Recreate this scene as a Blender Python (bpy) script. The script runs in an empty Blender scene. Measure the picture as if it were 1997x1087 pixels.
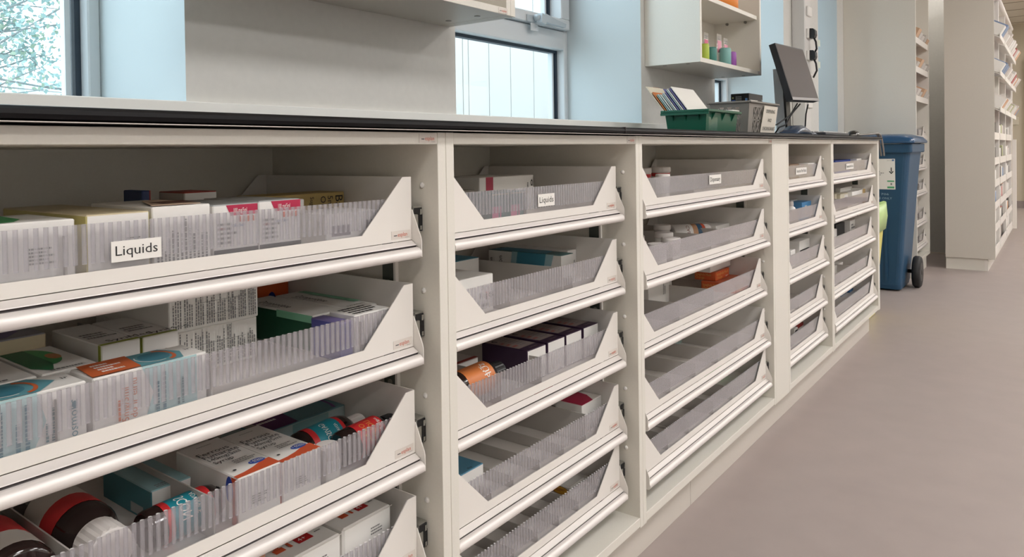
import bpy, math, random
import numpy as np
from mathutils import Matrix, Vector
random.seed(7)
C = bpy.context.scene.collection
scene = bpy.context.scene

# ------------------------------------------------------------------ camera
F, CY = 1429.94, 313.293
YAW, PITCH, ROLL = 0.928139479, -0.0123543425, -0.0145246059
CAM = np.array([0.0, -0.71, 0.905])
_cy, _sy = math.cos(YAW), math.sin(YAW)
_fw = np.array([math.cos(PITCH)*_sy, math.cos(PITCH)*_cy, math.sin(PITCH)])
_rt = np.array([_cy, -_sy, 0.0]); _up = np.cross(_rt, _fw)
_r2 = math.cos(ROLL)*_rt + math.sin(ROLL)*_up
_u2 = -math.sin(ROLL)*_rt + math.cos(ROLL)*_up
cam = bpy.data.cameras.new('camera'); co = bpy.data.objects.new('camera', cam); C.objects.link(co)
cam.sensor_fit = 'HORIZONTAL'; cam.sensor_width = 36.0
cam.lens = F/1997*36.0; cam.shift_y = (CY-543.5)/1997; cam.clip_start = 0.02; cam.clip_end = 200
m3 = Matrix(((_r2[0], _u2[0], -_fw[0]), (_r2[1], _u2[1], -_fw[1]), (_r2[2], _u2[2], -_fw[2])))
co.matrix_world = Matrix.Translation(Vector(CAM)) @ m3.to_4x4()
scene.camera = co

def ray(px, py):
    a, b = (px-998.5)/F, (py-CY)/F
    return _r2*a - _u2*b + _fw
def atY(px, py, Y):
    d = ray(px, py); return d*((Y-CAM[1])/d[1]) + CAM
def atX(px, py, X):
    d = ray(px, py); return d*((X-CAM[0])/d[0]) + CAM
def atZ(px, py, Z):
    d = ray(px, py); return d*((Z-CAM[2])/d[2]) + CAM

# ------------------------------------------------------------------ world, exposure
scene.view_settings.view_transform = 'Standard'; scene.view_settings.look = 'None'
scene.view_settings.gamma = 1.0; scene.view_settings.use_curve_mapping = False
scene.view_settings.exposure = 0.0
w = bpy.data.worlds.new('sky'); scene.world = w; w.use_nodes = True
bg = w.node_tree.nodes['Background']; bg.inputs[0].default_value = (0.74, 0.90, 1.0, 1); bg.inputs[1].default_value = 4.4
scene.cycles.max_bounces = 10; scene.cycles.diffuse_bounces = 5; scene.cycles.glossy_bounces = 4
scene.cycles.transparent_max_bounces = 40; scene.cycles.transmission_bounces = 6
scene.cycles.caustics_reflective = False; scene.cycles.caustics_refractive = False
scene.cycles.sample_clamp_indirect = 6.0
scene.cycles.use_denoising = True
LAMP_POWER = 22.0

# ------------------------------------------------------------------ materials
def lin(c):
    return tuple(((v/255)/12.92 if v/255 <= 0.04045 else ((v/255+0.055)/1.055)**2.4) for v in c)
_M = {}
def mat(name, rgb, rough=0.5, metal=0.0, noise=0.0, scale=40.0, bump=0.0, emit=0.0, spec=0.5, trans=0.0, clear=0.0):
    if name in _M: return _M[name]
    m = bpy.data.materials.new(name); m.use_nodes = True; nt = m.node_tree
    b = nt.nodes['Principled BSDF']; c = lin(rgb)
    b.inputs['Base Color'].default_value = (*c, 1); b.inputs['Roughness'].default_value = rough
    b.inputs['Metallic'].default_value = metal; b.inputs['Specular IOR Level'].default_value = spec
    if trans: b.inputs['Transmission Weight'].default_value = trans
    if clear: b.inputs['Coat Weight'].default_value = clear
    if emit:
        b.inputs['Emission Color'].default_value = (*c, 1); b.inputs['Emission Strength'].default_value = emit
    if noise or bump:
        tc = nt.nodes.new('ShaderNodeTexCoord'); nz = nt.nodes.new('ShaderNodeTexNoise')
        nz.inputs['Scale'].default_value = scale; nz.inputs['Detail'].default_value = 4
        nt.links.new(tc.outputs['Object'], nz.inputs['Vector'])
        if noise:
            rp = nt.nodes.new('ShaderNodeMapRange')
            rp.inputs['From Min'].default_value = 0.3; rp.inputs['From Max'].default_value = 0.7
            rp.inputs['To Min'].default_value = 1-noise; rp.inputs['To Max'].default_value = 1+noise
            nt.links.new(nz.outputs['Fac'], rp.inputs['Value'])
            mx = nt.nodes.new('ShaderNodeVectorMath'); mx.operation = 'SCALE'
            mx.inputs[0].default_value = c; nt.links.new(rp.outputs['Result'], mx.inputs['Scale'])
            nt.links.new(mx.outputs[0], b.inputs['Base Color'])
        if bump:
            bp = nt.nodes.new('ShaderNodeBump'); bp.inputs['Strength'].default_value = bump; bp.inputs['Distance'].default_value = 0.002
            nt.links.new(nz.outputs['Fac'], bp.inputs['Height']); nt.links.new(bp.outputs['Normal'], b.inputs['Normal'])
    _M[name] = m; return m
def clear_mat(name, tint, diff, fac_diff, rough=0.06, gloss=1.0, refr=0.0):
    if name in _M: return _M[name]
    m = bpy.data.materials.new(name); m.use_nodes = True; nt = m.node_tree
    for n in list(nt.nodes):
        if n.type != 'OUTPUT_MATERIAL': nt.nodes.remove(n)
    out = [n for n in nt.nodes if n.type == 'OUTPUT_MATERIAL'][0]
    t = nt.nodes.new('ShaderNodeBsdfTransparent'); t.inputs[0].default_value = (*tint, 1)
    d = nt.nodes.new('ShaderNodeBsdfDiffuse'); d.inputs[0].default_value = (*lin(diff), 1)
    g = nt.nodes.new('ShaderNodeBsdfGlossy'); g.inputs['Roughness'].default_value = rough; g.inputs[0].default_value = (gloss, gloss, gloss, 1)
    fr = nt.nodes.new('ShaderNodeFresnel'); ge = nt.nodes.new('ShaderNodeNewGeometry'); io = nt.nodes.new('ShaderNodeMapRange')
    io.inputs['To Min'].default_value = 1.46; io.inputs['To Max'].default_value = 1/1.46   # same reflectance on both sides of the sheet
    nt.links.new(ge.outputs['Backfacing'], io.inputs['Value']); nt.links.new(io.outputs['Result'], fr.inputs[0])
    m1 = nt.nodes.new('ShaderNodeMixShader'); m1.inputs[0].default_value = fac_diff
    m2 = nt.nodes.new('ShaderNodeMixShader')
    if refr:
        rf = nt.nodes.new('ShaderNodeBsdfRefraction'); rf.inputs['IOR'].default_value = 1.3; rf.inputs['Color'].default_value = (*tint, 1)
        m0 = nt.nodes.new('ShaderNodeMixShader'); m0.inputs[0].default_value = refr
        nt.links.new(t.outputs[0], m0.inputs[1]); nt.links.new(rf.outputs[0], m0.inputs[2]); t = m0
    nt.links.new(t.outputs[0], m1.inputs[1]); nt.links.new(d.outputs[0], m1.inputs[2])
    nt.links.new(fr.outputs[0], m2.inputs[0]); nt.links.new(m1.outputs[0], m2.inputs[1]); nt.links.new(g.outputs[0], m2.inputs[2])
    nt.links.new(m2.outputs[0], out.inputs[0]); _M[name] = m; return m

WHITE = mat('white_laminate', (226, 222, 213), 0.42, noise=0.015, scale=300)
WHITE_IN = mat('cabinet_laminate', (222, 217, 206), 0.45, noise=0.015, scale=300)
METALW = mat('white_powder_coated_steel', (231, 226, 220), 0.38, spec=0.5)
ALU = mat('satin_aluminium_rail', (231, 225, 222), 0.46, 0.3)
DARK = mat('dark_groove_and_gap_shade', (52, 44, 44), 0.6)
BLACKTOP = mat('black_worktop_edge', (20, 19, 21), 0.5, spec=0.16)
WALLM = mat('white_wall_paint', (212, 211, 207), 0.6, noise=0.02, scale=60)
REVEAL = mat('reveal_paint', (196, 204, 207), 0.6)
FRAMEM = mat('window_frame_coating', (206, 209, 212), 0.4)
GASKET = mat('dark_window_gasket', (38, 50, 64), 0.5)
CHROME = mat('zinc_slide_steel', (190, 190, 186), 0.25, 0.9)
BLACKP = mat('black_plastic', (26, 26, 28), 0.4)
BLACKT = mat('black_print', (30, 30, 32), 0.6)
GREYT = mat('grey_print', (130, 128, 128), 0.6)
PAPER = mat('white_card_stock', (236, 233, 228), 0.55)
PAPER2 = mat('glossy_white_carton', (232, 229, 225), 0.35)
ORANGE = mat('orange_red_print', (205, 88, 52), 0.5)
LOGO = mat('orange_logo_print', (196, 84, 52), 0.5)
STICK = mat('clear_sticker_film', (222, 214, 206), 0.25)
ACR = clear_mat('clear_acrylic', (0.96, 0.96, 0.97), (226, 219, 223), 0.09)
RIB = clear_mat('clear_acrylic_rib', (0.88, 0.88, 0.90), (242, 238, 240), 0.26, 0.14, refr=0.12)
RIBEND = mat('rib_end_highlight', (240, 238, 238), 0.2)
DIV = mat('grey_divider_plastic', (186, 181, 175), 0.4)
GLASS = clear_mat('window_glass', (0.97, 0.99, 0.99), (230, 240, 240), 0.0, 0.01)

# ------------------------------------------------------------------ mesh builder
_TXT = {}
def text_mesh(s, bold=False):
    key = s
    if key in _TXT: return _TXT[key]
    cu = bpy.data.curves.new('lettering', 'FONT'); cu.body = s; cu.size = 1.0; cu.resolution_u = 2
    ob = bpy.data.objects.new('lettering', cu); C.objects.link(ob)
    dg = bpy.context.evaluated_depsgraph_get()
    me = bpy.data.meshes.new_from_object(ob.evaluated_get(dg))
    vs = [(v.co.x, v.co.y) for v in me.vertices]; fs = [tuple(p.vertices) for p in me.polygons]
    bpy.data.objects.remove(ob); bpy.data.curves.remove(cu); bpy.data.meshes.remove(me)
    xs = [v[0] for v in vs] or [0]; ys = [v[1] for v in vs] or [0]
    _TXT[key] = (vs, fs, min(xs), max(xs), min(ys), max(ys)); return _TXT[key]

class MB:
    def __init__(s): s.v = []; s.f = []; s.m = []; s.sm = []; s.mats = []
    def mi(s, m):
        if m not in s.mats: s.mats.append(m)
        return s.mats.index(m)
    def add(s, vs, fs, m, smooth=False):
        o = len(s.v); s.v += [tuple(float(c) for c in v) for v in vs]
        ms = m if isinstance(m, (list, tuple)) else [m]*len(fs)
        for f, mm in zip(fs, ms):
            s.f.append(tuple(i+o for i in f)); s.m.append(s.mi(mm)); s.sm.append(smooth)
        return s
    def box(s, x0, x1, y0, y1, z0, z1, m, bev=0.0):
        """m: one material or dict(front, back, left, right, top, bottom, rest)"""
        g = (lambda k: m.get(k, m.get('rest'))) if isinstance(m, dict) else (lambda k: m)
        b = min(bev, (x1-x0)/2.2, (y1-y0)/2.2, (z1-z0)/2.2)
        if b <= 0:
            vs = [(x0,y0,z0),(x1,y0,z0),(x1,y1,z0),(x0,y1,z0),(x0,y0,z1),(x1,y0,z1),(x1,y1,z1),(x0,y1,z1)]
            fs = [(0,1,5,4),(2,3,7,6),(3,0,4,7),(1,2,6,5),(4,5,6,7),(3,2,1,0)]
            return s.add(vs, fs, [g(k) for k in ('front','back','left','right','top','bottom')])
        vs = []; idx = {}
        X = (x0, x1); Y = (y0, y1); Z = (z0, z1)
        for i in (0,1):
            for j in (0,1):
                for k in (0,1):
                    sx, sy, sz = (1-2*i)*b, (1-2*j)*b, (1-2*k)*b
                    for ax in 'xyz':
                        p = [X[i]+(0 if ax=='x' else sx), Y[j]+(0 if ax=='y' else sy), Z[k]+(0 if ax=='z' else sz)]
                        idx[i,j,k,ax] = len(vs); vs.append(p)
        F = []; MM = []
        def q(l, k):
            F.append(tuple(idx[t] for t in l)); MM.append(g(k))
        q([(0,0,0,'y'),(1,0,0,'y'),(1,0,1,'y'),(0,0,1,'y')],'front'); q([(1,1,0,'y'),(0,1,0,'y'),(0,1,1,'y'),(1,1,1,'y')],'back')
        q([(0,1,0,'x'),(0,0,0,'x'),(0,0,1,'x'),(0,1,1,'x')],'left'); q([(1,0,0,'x'),(1,1,0,'x'),(1,1,1,'x'),(1,0,1,'x')],'right')
        q([(0,0,1,'z'),(1,0,1,'z'),(1,1,1,'z'),(0,1,1,'z')],'top'); q([(0,1,0,'z'),(1,1,0,'z'),(1,0,0,'z'),(0,0,0,'z')],'bottom')
        for j in (0,1):
            for k in (0,1):
                l = [(0,j,k,'y'),(1,j,k,'y'),(1,j,k,'z'),(0,j,k,'z')]; q(l if (j==1)==(k==0) or True else l, 'top' if k else 'bottom')
        for i in (0,1):
            for k in (0,1):
                q([(i,0,k,'x'),(i,1,k,'x'),(i,1,k,'z'),(i,0,k,'z')], 'top' if k else 'bottom')
            for j in (0,1):
                q([(i,j,0,'x'),(i,j,1,'x'),(i,j,1,'y'),(i,j,0,'y')], 'left' if i==0 else 'right')
                for k in (0,1):
                    pass
        for i in (0,1):
            for j in (0,1):
                for k in (0,1): q([(i,j,k,'x'),(i,j,k,'y'),(i,j,k,'z')], 'top' if k else 'bottom')
        return s.add(vs, F, MM)
    def prism(s, poly, ax, a, b, m, smooth=False):
        """poly 2d extruded along axis ax ('x': (y,z), 'y': (x,z), 'z': (x,y)) from a to b"""
        def P(p, t): return (t, p[0], p[1]) if ax == 'x' else (p[0], t, p[1]) if ax == 'y' else (p[0], p[1], t)
        n = len(poly); vs = [P(p, a) for p in poly] + [P(p, b) for p in poly]
        s.add(vs, [tuple(range(n)), tuple(range(2*n-1, n-1, -1))], m)
        o = len(s.v) - 2*n
        for i in range(n):
            j = (i+1) % n; s.f.append((o+i, o+j, o+n+j, o+n+i)); s.m.append(s.mi(m)); s.sm.append(smooth)
        return s
    def tube(s, pts, r, m, n=8, smooth=True, caps=True):
        pts = [Vector(p) for p in pts]; rr = r if isinstance(r, (list, tuple)) else [r]*len(pts)
        vs = []; up = Vector((0.13, 0.27, 0.95))
        for i, p in enumerate(pts):
            t = (pts[min(i+1, len(pts)-1)] - pts[max(i-1, 0)]).normalized()
            a = t.cross(up if abs(t.dot(up)) < 0.95 else Vector((1,0,0))).normalized(); b = t.cross(a)
            for k in range(n):
                an = 2*math.pi*k/n; vs.append(p + (a*math.cos(an)+b*math.sin(an))*rr[i])
        fs = [(i*n+k, i*n+(k+1)%n, (i+1)*n+(k+1)%n, (i+1)*n+k) for i in range(len(pts)-1) for k in range(n)]
        s.add(vs, fs, m, smooth)
        if caps:
            o = len(s.v)-len(vs); s.f.append(tuple(range(o+n-1, o-1, -1))); s.m.append(s.mi(m)); s.sm.append(False)
            o2 = len(s.v)-n; s.f.append(tuple(range(o2, o2+n))); s.m.append(s.mi(m)); s.sm.append(False)
        return s
    def lathe(s, prof, org, axis, m, n=24, mats=None, smooth=True):
        """prof: [(t, r)] along axis from org; mats: material per segment"""
        d = Vector(axis).normalized(); a = d.cross(Vector((0,0,1)) if abs(d.z) < 0.9 else Vector((1,0,0))).normalized(); b = d.cross(a)
        vs = []; o = Vector(org)
        for t, r in prof:
            for k in range(n):
                an = 2*math.pi*k/n; vs.append(o + d*t + (a*math.cos(an)+b*math.sin(an))*r)
        fs = []; mm = []
        for i in range(len(prof)-1):
            for k in range(n):
                fs.append((i*n+k, i*n+(k+1)%n, (i+1)*n+(k+1)%n, (i+1)*n+k)); mm.append(mats[i] if mats else m)
        s.add(vs, fs, mm, smooth)
        e = len(s.v)-len(vs)
        s.f.append(tuple(range(e+n-1, e-1, -1))); s.m.append(s.mi(mats[0] if mats else m)); s.sm.append(False)
        l = len(s.v)-n
        s.f.append(tuple(range(l, l+n))); s.m.append(s.mi(mats[-1] if mats else m)); s.sm.append(False)
        return s
    def quad(s, o, u, v, m):
        o = np.array(o, float); u = np.array(u, float); v = np.array(v, float)
        return s.add([o, o+u, o+u+v, o+v], [(0,1,2,3)], m)
    def poly(s, pts, m): return s.add(pts, [tuple(range(len(pts)))], m)
    def ell(s, c, u, v, m, n=28, a0=0, a1=360):
        c = np.array(c, float); u = np.array(u, float); v = np.array(v, float)
        pts = [c+u*math.cos(math.radians(a0+(a1-a0)*i/n))+v*math.sin(math.radians(a0+(a1-a0)*i/n)) for i in range(n if a1-a0 == 360 else n+1)]
        return s.poly(pts, m)
    def ring(s, c, u, v, k0, m, n=24, a0=0, a1=360):
        c = np.array(c, float); u = np.array(u, float); v = np.array(v, float); pts = []
        for i in range(n+1):
            a = math.radians(a0+(a1-a0)*i/n); e = u*math.cos(a)+v*math.sin(a); pts += [c+e, c+e*k0]
        return s.add(pts, [(2*i, 2*i+2, 2*i+3, 2*i+1) for i in range(n)], m)
    def text(s, t, o, u, v, h, m, width=None, align='l'):
        """o: baseline start; u, v unit directions; h: cap height; width squeezes to fit"""
        vs, fs, x0, x1, y0, y1 = text_mesh(t)
        u = np.array(u, float); v = np.array(v, float); o = np.array(o, float); k = h/0.69; kx = k
        if width: kx = width/max(1e-6, x1-x0)
        sh = 0 if align == 'l' else -(x1-x0)*kx/2
        return s.add([o + u*((x-x0)*kx+sh) + v*(y*k) for x, y in vs], fs, m)
    def lines(s, o, u, v, w, h, n, m, frac=0.5, rnd=random):
        """n rows of small print in a w x h block"""
        o = np.array(o, float); u = np.array(u, float); v = np.array(v, float)
        for i in range(n):
            y = h*(1-(i+0.8)/n); L = w*rnd.uniform(0.55, 1.0); x = 0.0
            while x < L:
                ww = w*rnd.uniform(0.04, 0.13)
                s.quad(o+u*x+v*y, u*min(ww, max(L-x, w*0.02)), v*(h/n*frac), m); x += ww + w*0.02
        return s
    def build(s, name, parent=None):
        me = bpy.data.meshes.new(name); me.from_pydata(s.v, [], s.f)
        for m in s.mats: me.materials.append(m)
        me.polygons.foreach_set('material_index', s.m); me.polygons.foreach_set('use_smooth', s.sm)
        me.update(); ob = bpy.data.objects.new(name, me); C.objects.link(ob)
        if parent is not None: ob.parent = parent
        return ob
def tag(o, label, cat, group=None):
    o['label'] = label; o['category'] = cat
    if group: o['group'] = group
    return o
def struct(o): o['kind'] = 'structure'; return o
def empty(name, loc, label, cat, group=None):
    o = bpy.data.objects.new(name, None); C.objects.link(o); o.location = loc; o.empty_display_size = 0.05
    tag(o, label, cat, group); return o
def attach(ob, root):
    """parent a mesh built in world coordinates to a root placed elsewhere"""
    ob.parent = root
    ob.matrix_parent_inverse = Matrix.Translation(-root.location) if root.parent is None else Matrix()
    return ob
UX, UY, UZ = np.array((1.,0,0)), np.array((0,1.,0)), np.array((0,0,1.))
def esplan(mb, x1, y, z0, w=0.032, h=0.011):
    """small maker sticker, facing -Y, right edge at x1"""
    mb.box(x1-w, x1, y-0.0003, y, z0, z0+h, STICK)
    yy = y-0.0006
    mb.quad((x1-w+0.004, yy, z0+0.0046), UX*0.0062, UZ*0.0011, BLACKT)
    mb.text('esplan', (x1-w+0.0115, yy, z0+0.0034), UX, UZ, 0.0056, LOGO, width=0.0185)
    mb.quad((x1-0.0105, yy, z0+0.0012), UX*0.0075, UZ*0.0004, GREYT)

# ------------------------------------------------------------------ room shell
YW, YG, ZC = 0.53, 0.86, 2.61          # wall face, window plane, ceiling
FLOORM = mat('grey_mauve_vinyl_floor', (166, 154, 150), 0.42, noise=0.035, scale=9, bump=0.02, spec=0.45)
CEILM = mat('ceiling_tile', (214, 206, 190), 0.8, noise=0.02, scale=120)
FARW = mat('cream_wall_paint', (204, 194, 172), 0.6)
struct(MB().box(-2.6, 16, -4.2, YW+0.4, -0.05, 0.0, FLOORM).build('floor'))
cm = MB().box(-2.6, 16, -4.2, YW+0.4, ZC, ZC+0.05, CEILM)
for i in range(28):
    x = -2.5+i*0.6
    if -2.6 < x < 15.9: cm.box(x-0.012, x+0.012, -4.2, YW, ZC-0.003, ZC, mat('ceiling_grid', (150, 138, 118), 0.6))
struct(cm.build('ceiling'))
wb = MB()
PIERS = [(-2.6, -2.1), (-1.06, -0.34), (0.696, 1.421), (2.46, 3.18), (4.21, 4.94), (5.44, 7.05)]
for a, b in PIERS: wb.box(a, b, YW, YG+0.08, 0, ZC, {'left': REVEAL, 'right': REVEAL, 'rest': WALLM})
wb.box(-2.6, 7.05, YW+0.001, YG+0.08, 0, 0.94, WALLM); wb.box(-2.6, 7.05, YW+0.001, YG+0.08, 2.3, ZC, WALLM)
struct(wb.build('wall_back'))
struct(MB().box(7.02, 7.14, -0.06, YW+0.4, 0, ZC, WALLM).build('wall_middle'))
sk = MB(); sk.box(7.005, 7.02, -0.06, YW, 0, 0.012, mat('pale_skirting_strip', (226, 218, 208), 0.5)); struct(sk.build('baseboard_middle'))
struct(MB().box(12.64, 12.75, -4.2, YW+0.4, 0, ZC, FARW).build('wall_far'))
struct(MB().box(12.618, 12.64, -4.2, YW, 0, 0.1, mat('mauve_coved_skirting', (150, 138, 134), 0.5)).build('baseboard_far'))
struct(MB().box(-2.7, -2.6, -4.2, YW+0.4, 0, ZC, WALLM).build('wall_left'))
struct(MB().box(-2.6, 12.7, -4.3, -4.2, 0, ZC, WALLM).build('wall_front'))
struct(MB().box(7.05, 12.7, YW+0.3, YW+0.4, 0, ZC, WALLM).build('wall_corridor'))
struct(MB().box(12.6, 12.64, -1.25, -0.31, 0, 2.1, mat('cream_door', (206, 196, 174), 0.5), 0.004).build('door_1'))
dh = MB(); hx, hy = 12.56, -0.42
dh.tube([(12.6, hy, 2.02), (hx, hy, 2.03), (hx, hy, 1.98), (hx, hy, 0.9), (hx, hy, 0.85), (12.6, hy, 0.86)], 0.016, mat('bronze_pull_handle', (96, 74, 52), 0.4, 0.4), 8)
dhh = dh.build('door_handle'); dhh.parent = bpy.data.objects['door_1']
ws = MB().box(12.625, 12.64, -0.235, -0.14, 1.18, 1.29, mat('switch_plate', (214, 206, 186), 0.4), 0.003)
ws.box(12.62, 12.626, -0.2, -0.175, 1.26, 1.275, mat('green_indicator', (40, 90, 50), 0.4))
tag(ws.build('switch_plate'), 'small cream switch plate with green light on the far cream wall', 'switch')

# ceiling light panels
LPM = mat('light_diffuser', (253, 251, 249), 0.5, emit=LAMP_POWER)
k = 0
for ly, lxs in ((-1.7, [-0.9+i*2.1 for i in range(7)]), (-3.3, [-0.9+i*2.1 for i in range(7)]), (0.2, [6.68])):  # last entry is a dim panel added only to brighten the niche
    for lx in lxs:
        r = empty('ceiling_light', (lx, ly, ZC-0.03), 'square recessed ceiling light panel with white frame', 'light', 'ceiling light panels over the aisle')
        fr = MB()
        for a, b, c, d in ((-.31, .31, -.31, -.295), (-.31, .31, .295, .31), (-.31, -.295, -.295, .295), (.295, .31, -.295, .295)):
            fr.box(lx+a, lx+b, ly+c, ly+d, ZC-0.02, ZC-0.004, PAPER)
        attach(fr.build('light_frame'), r)
        attach(MB().box(lx-.295, lx+.295, ly-.295, ly+.295, ZC-0.014, ZC-0.005, LPM if ly < 0 else mat('added_niche_fill_diffuser', (255, 250, 244), 0.5, emit=4.2)).build('diffuser'), r)

# ------------------------------------------------------------------ windows
def frame_bar(mb, x0, x1, z0, z1, y0=YG-0.01, y1=YG+0.06): mb.box(x0, x1, y0, y1, z0, z1, FRAMEM, 0.003)
def make_window(n, x0, x1, handle):
    z0, z1 = 0.94, 2.3; f = 0.024; g = 0.011
    mb = MB()
    frame_bar(mb, x0, x0+f, z0, z1); frame_bar(mb, x1-f, x1, z0, z1)
    frame_bar(mb, x0+f, x1-f, z0, z0+0.05); frame_bar(mb, x0+f, x1-f, z1-0.05, z1)
    if handle:
        frame_bar(mb, x0+f, x1-f, 1.30, 1.372)
        sx0, sx1, sz0, sz1 = x0+f-0.012, x1-f+0.012, 1.375, z1-0.04
        for a, b, c, d in ((sx0, sx1, sz0, sz0+0.04), (sx0, sx1, sz1-0.04, sz1), (sx0, sx0+0.058, sz0+.04, sz1-.04), (sx1-0.058, sx1, sz0+.04, sz1-.04)):
            mb.box(a, b, YG-0.03, YG+0.03, c, d, FRAMEM, 0.003)
        panes = [(x0+f, x1-f, z0+0.05, 1.30), (sx0+0.058, sx1-0.058, sz0+0.04, sz1-0.04)]
    else: panes = [(x0+f, x1-f, z0+0.05, z1-0.05)]
    o = struct(mb.build('window_%d' % n))
    gk = MB()
    for a, b, c, d in panes:
        gk.box(a, b, YG+0.024, YG+0.05, d-g, d, GASKET); gk.box(a, b, YG+0.024, YG+0.05, c, c+g, GASKET)
        gk.box(a, a+g, YG+0.024, YG+0.05, c+g, d-g, GASKET); gk.box(b-g, b, YG+0.024, YG+0.05, c+g, d-g, GASKET)
        gk.box(b-g-0.016, b-g-0.006, YG+0.03, YG+0.05, c+g, d-g, FRAMEM)
    gk.build('window_gasket', o)
    gl = MB()
    for a, b, c, d in panes: gl.box(a+g, b-g, YG+0.034, YG+0.038, c+g, d-g, GLASS)
    gl.build('window_glass', o)
    if handle:
        h = MB(); dx = x1-2.46; hm = mat('grey_cast_handle', (176, 184, 190), 0.4, 0.1); y = YG-0.03
        h.box(dx+2.155, dx+2.20, y-0.006, y, 1.374, 1.40, hm, 0.002)
        h.tube([(dx+2.20, y-0.004, 1.392), (dx+2.205, y-0.03, 1.388)], 0.012, hm, 10)
        h.prism([(dx+2.195, 1.372), (dx+2.225, 1.366), (dx+2.228, 1.40), (dx+2.2, 1.405)], 'y', y-0.04, y-0.018, hm)
        h.prism([(dx+2.22, 1.376), (dx+2.36, 1.372), (dx+2.364, 1.386), (dx+2.30, 1.394), (dx+2.222, 1.408)], 'y', y-0.038, y-0.022, hm)
        h.box(dx+2.18, dx+2.225, y-0.003, y-0.0003, 1.345, 1.372, FRAMEM)
        h.build('window_handle', o)
make_window(1, -0.34, 0.696, False); make_window(2, 1.421, 2.46, True); make_window(3, 3.18, 4.21, True); make_window(4, 4.94, 5.44, True)
make_window(5, -2.1, -1.06, False)

# outside: ground, white boarded fence, street lamp, tree
struct(MB().box(-12, 30, 0.95, 40, -0.4, -0.3, mat('pale_paving_ground', (205, 205, 200), 0.8, noise=0.05, scale=4)).build('ground_outside'))
fe = MB(); fm = mat('white_painted_boards', (208, 203, 199), 0.6); x = 3.55
gaps = [3.62, 4.03, 4.337, 4.405, 4.663, 4.954, 5.293]
while gaps[-1] < 14: gaps.append(gaps[-1]+0.33)
for a, b in zip(gaps, gaps[1:]): fe.box(a+0.005, b-0.005, 3.0, 3.03, -0.3, 3.4, fm)
fe.box(3.6, gaps[-1], 3.035, 3.05, -0.3, 3.4, mat('blue_grey_fence_backing', (96, 118, 132), 0.7))
tag(fe.build('board_fence'), 'white vertical board fence outside behind the window with handle', 'fence')
lp = MB(); lm = mat('pale_galvanised_post', (190, 205, 210), 0.6)
lp.tube([(2.76, 7.1, -0.3), (2.76, 7.1, 4.8)], 0.03, lm, 12); lp.tube([(2.70, 7.1, -0.3), (2.70, 7.1, 3.6)], 0.01, lm, 8)
tag(lp.build('street_lamp_post'), 'pale lamp post standing outside behind the leafy tree', 'post')
hs = MB(); hm = mat('distant_pale_render', (226, 232, 234), 0.8)
hs.box(4.75, 9.5, 12, 15, -0.3, 1.95, hm); hs.prism([(4.6, 1.95), (9.7, 1.95), (9.7, 2.9), (7.2, 2.6), (4.6, 2.05)], 'y', 11.9, 15, mat('distant_pale_roof', (205, 214, 218), 0.8))
tag(hs.build('distant_shed'), 'faint pale low building far outside beyond the tree', 'building')
tr = empty('garden_tree', (1.45, 5.0, -0.3), 'leafy pale green tree seen through the glass beside the reveal', 'tree')
BK = mat('pale_bark', (128, 134, 134), 0.8); LF = mat('haze_paled_green_leaf', (140, 166, 164), 0.6); LF2 = mat('haze_paled_olive_leaf', (146, 164, 144), 0.6)  # leaf colours are paled to carry the washed-out haze outside
tb = MB(); rt = random.Random(3)
tb.tube([(1.45, 5.0, -0.3), (1.47, 5.0, 0.8), (1.52, 4.98, 1.9), (1.6, 5.0, 3.0)], [0.09, 0.08, 0.06, 0.03], BK, 10)
tips = []
for i in range(30):
    z = rt.uniform(1.05, 2.5); L = rt.uniform(0.6, 1.15); dy = rt.uniform(-0.7, 0.7)
    p0 = Vector((1.5, 5.0, z)); pts = [p0]
    d = Vector((1.0 if rt.random() < 0.75 else -0.8, dy, rt.uniform(0.05, 0.75))).normalized()
    for s in range(1, 6):
        d = (d+Vector((rt.uniform(-.15, .15), rt.uniform(-.15, .15), rt.uniform(-.12, .1)))).normalized(); pts.append(pts[-1]+d*L/5)
    tb.tube(pts, [0.014, 0.012, 0.009, 0.007, 0.005, 0.003], BK, 5, caps=False); tips += pts[1:]
    for q in range(2):
        b0 = pts[rt.randrange(2, 5)]; d2 = (d+Vector((rt.uniform(-.8, .8), rt.uniform(-.8, .8), rt.uniform(-.6, .5)))).normalized()
        sub = [b0, b0+d2*0.2, b0+d2*0.42]; tb.tube(sub, [0.006, 0.004, 0.002], BK, 4, caps=False); tips += sub[1:]
attach(tb.build('trunk'), tr)
lf = MB()
for p in tips:
    for _ in range(17):
        c = np.array(p)+np.array([rt.gauss(0, .075), rt.gauss(0, .1), rt.gauss(0, .06)])
        u = np.array([rt.uniform(-1, 1), rt.uniform(-1, 1), rt.uniform(-1, 1)]); u /= np.linalg.norm(u)+1e-6
        v = np.cross(u, [rt.uniform(-1, 1), rt.uniform(-1, 1), rt.uniform(-1, 1)]); v /= np.linalg.norm(v)+1e-6
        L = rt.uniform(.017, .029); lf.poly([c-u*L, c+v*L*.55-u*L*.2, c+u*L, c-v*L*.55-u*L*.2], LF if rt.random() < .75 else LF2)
lo = attach(lf.build('foliage'), tr); lo['kind'] = 'stuff'

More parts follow.
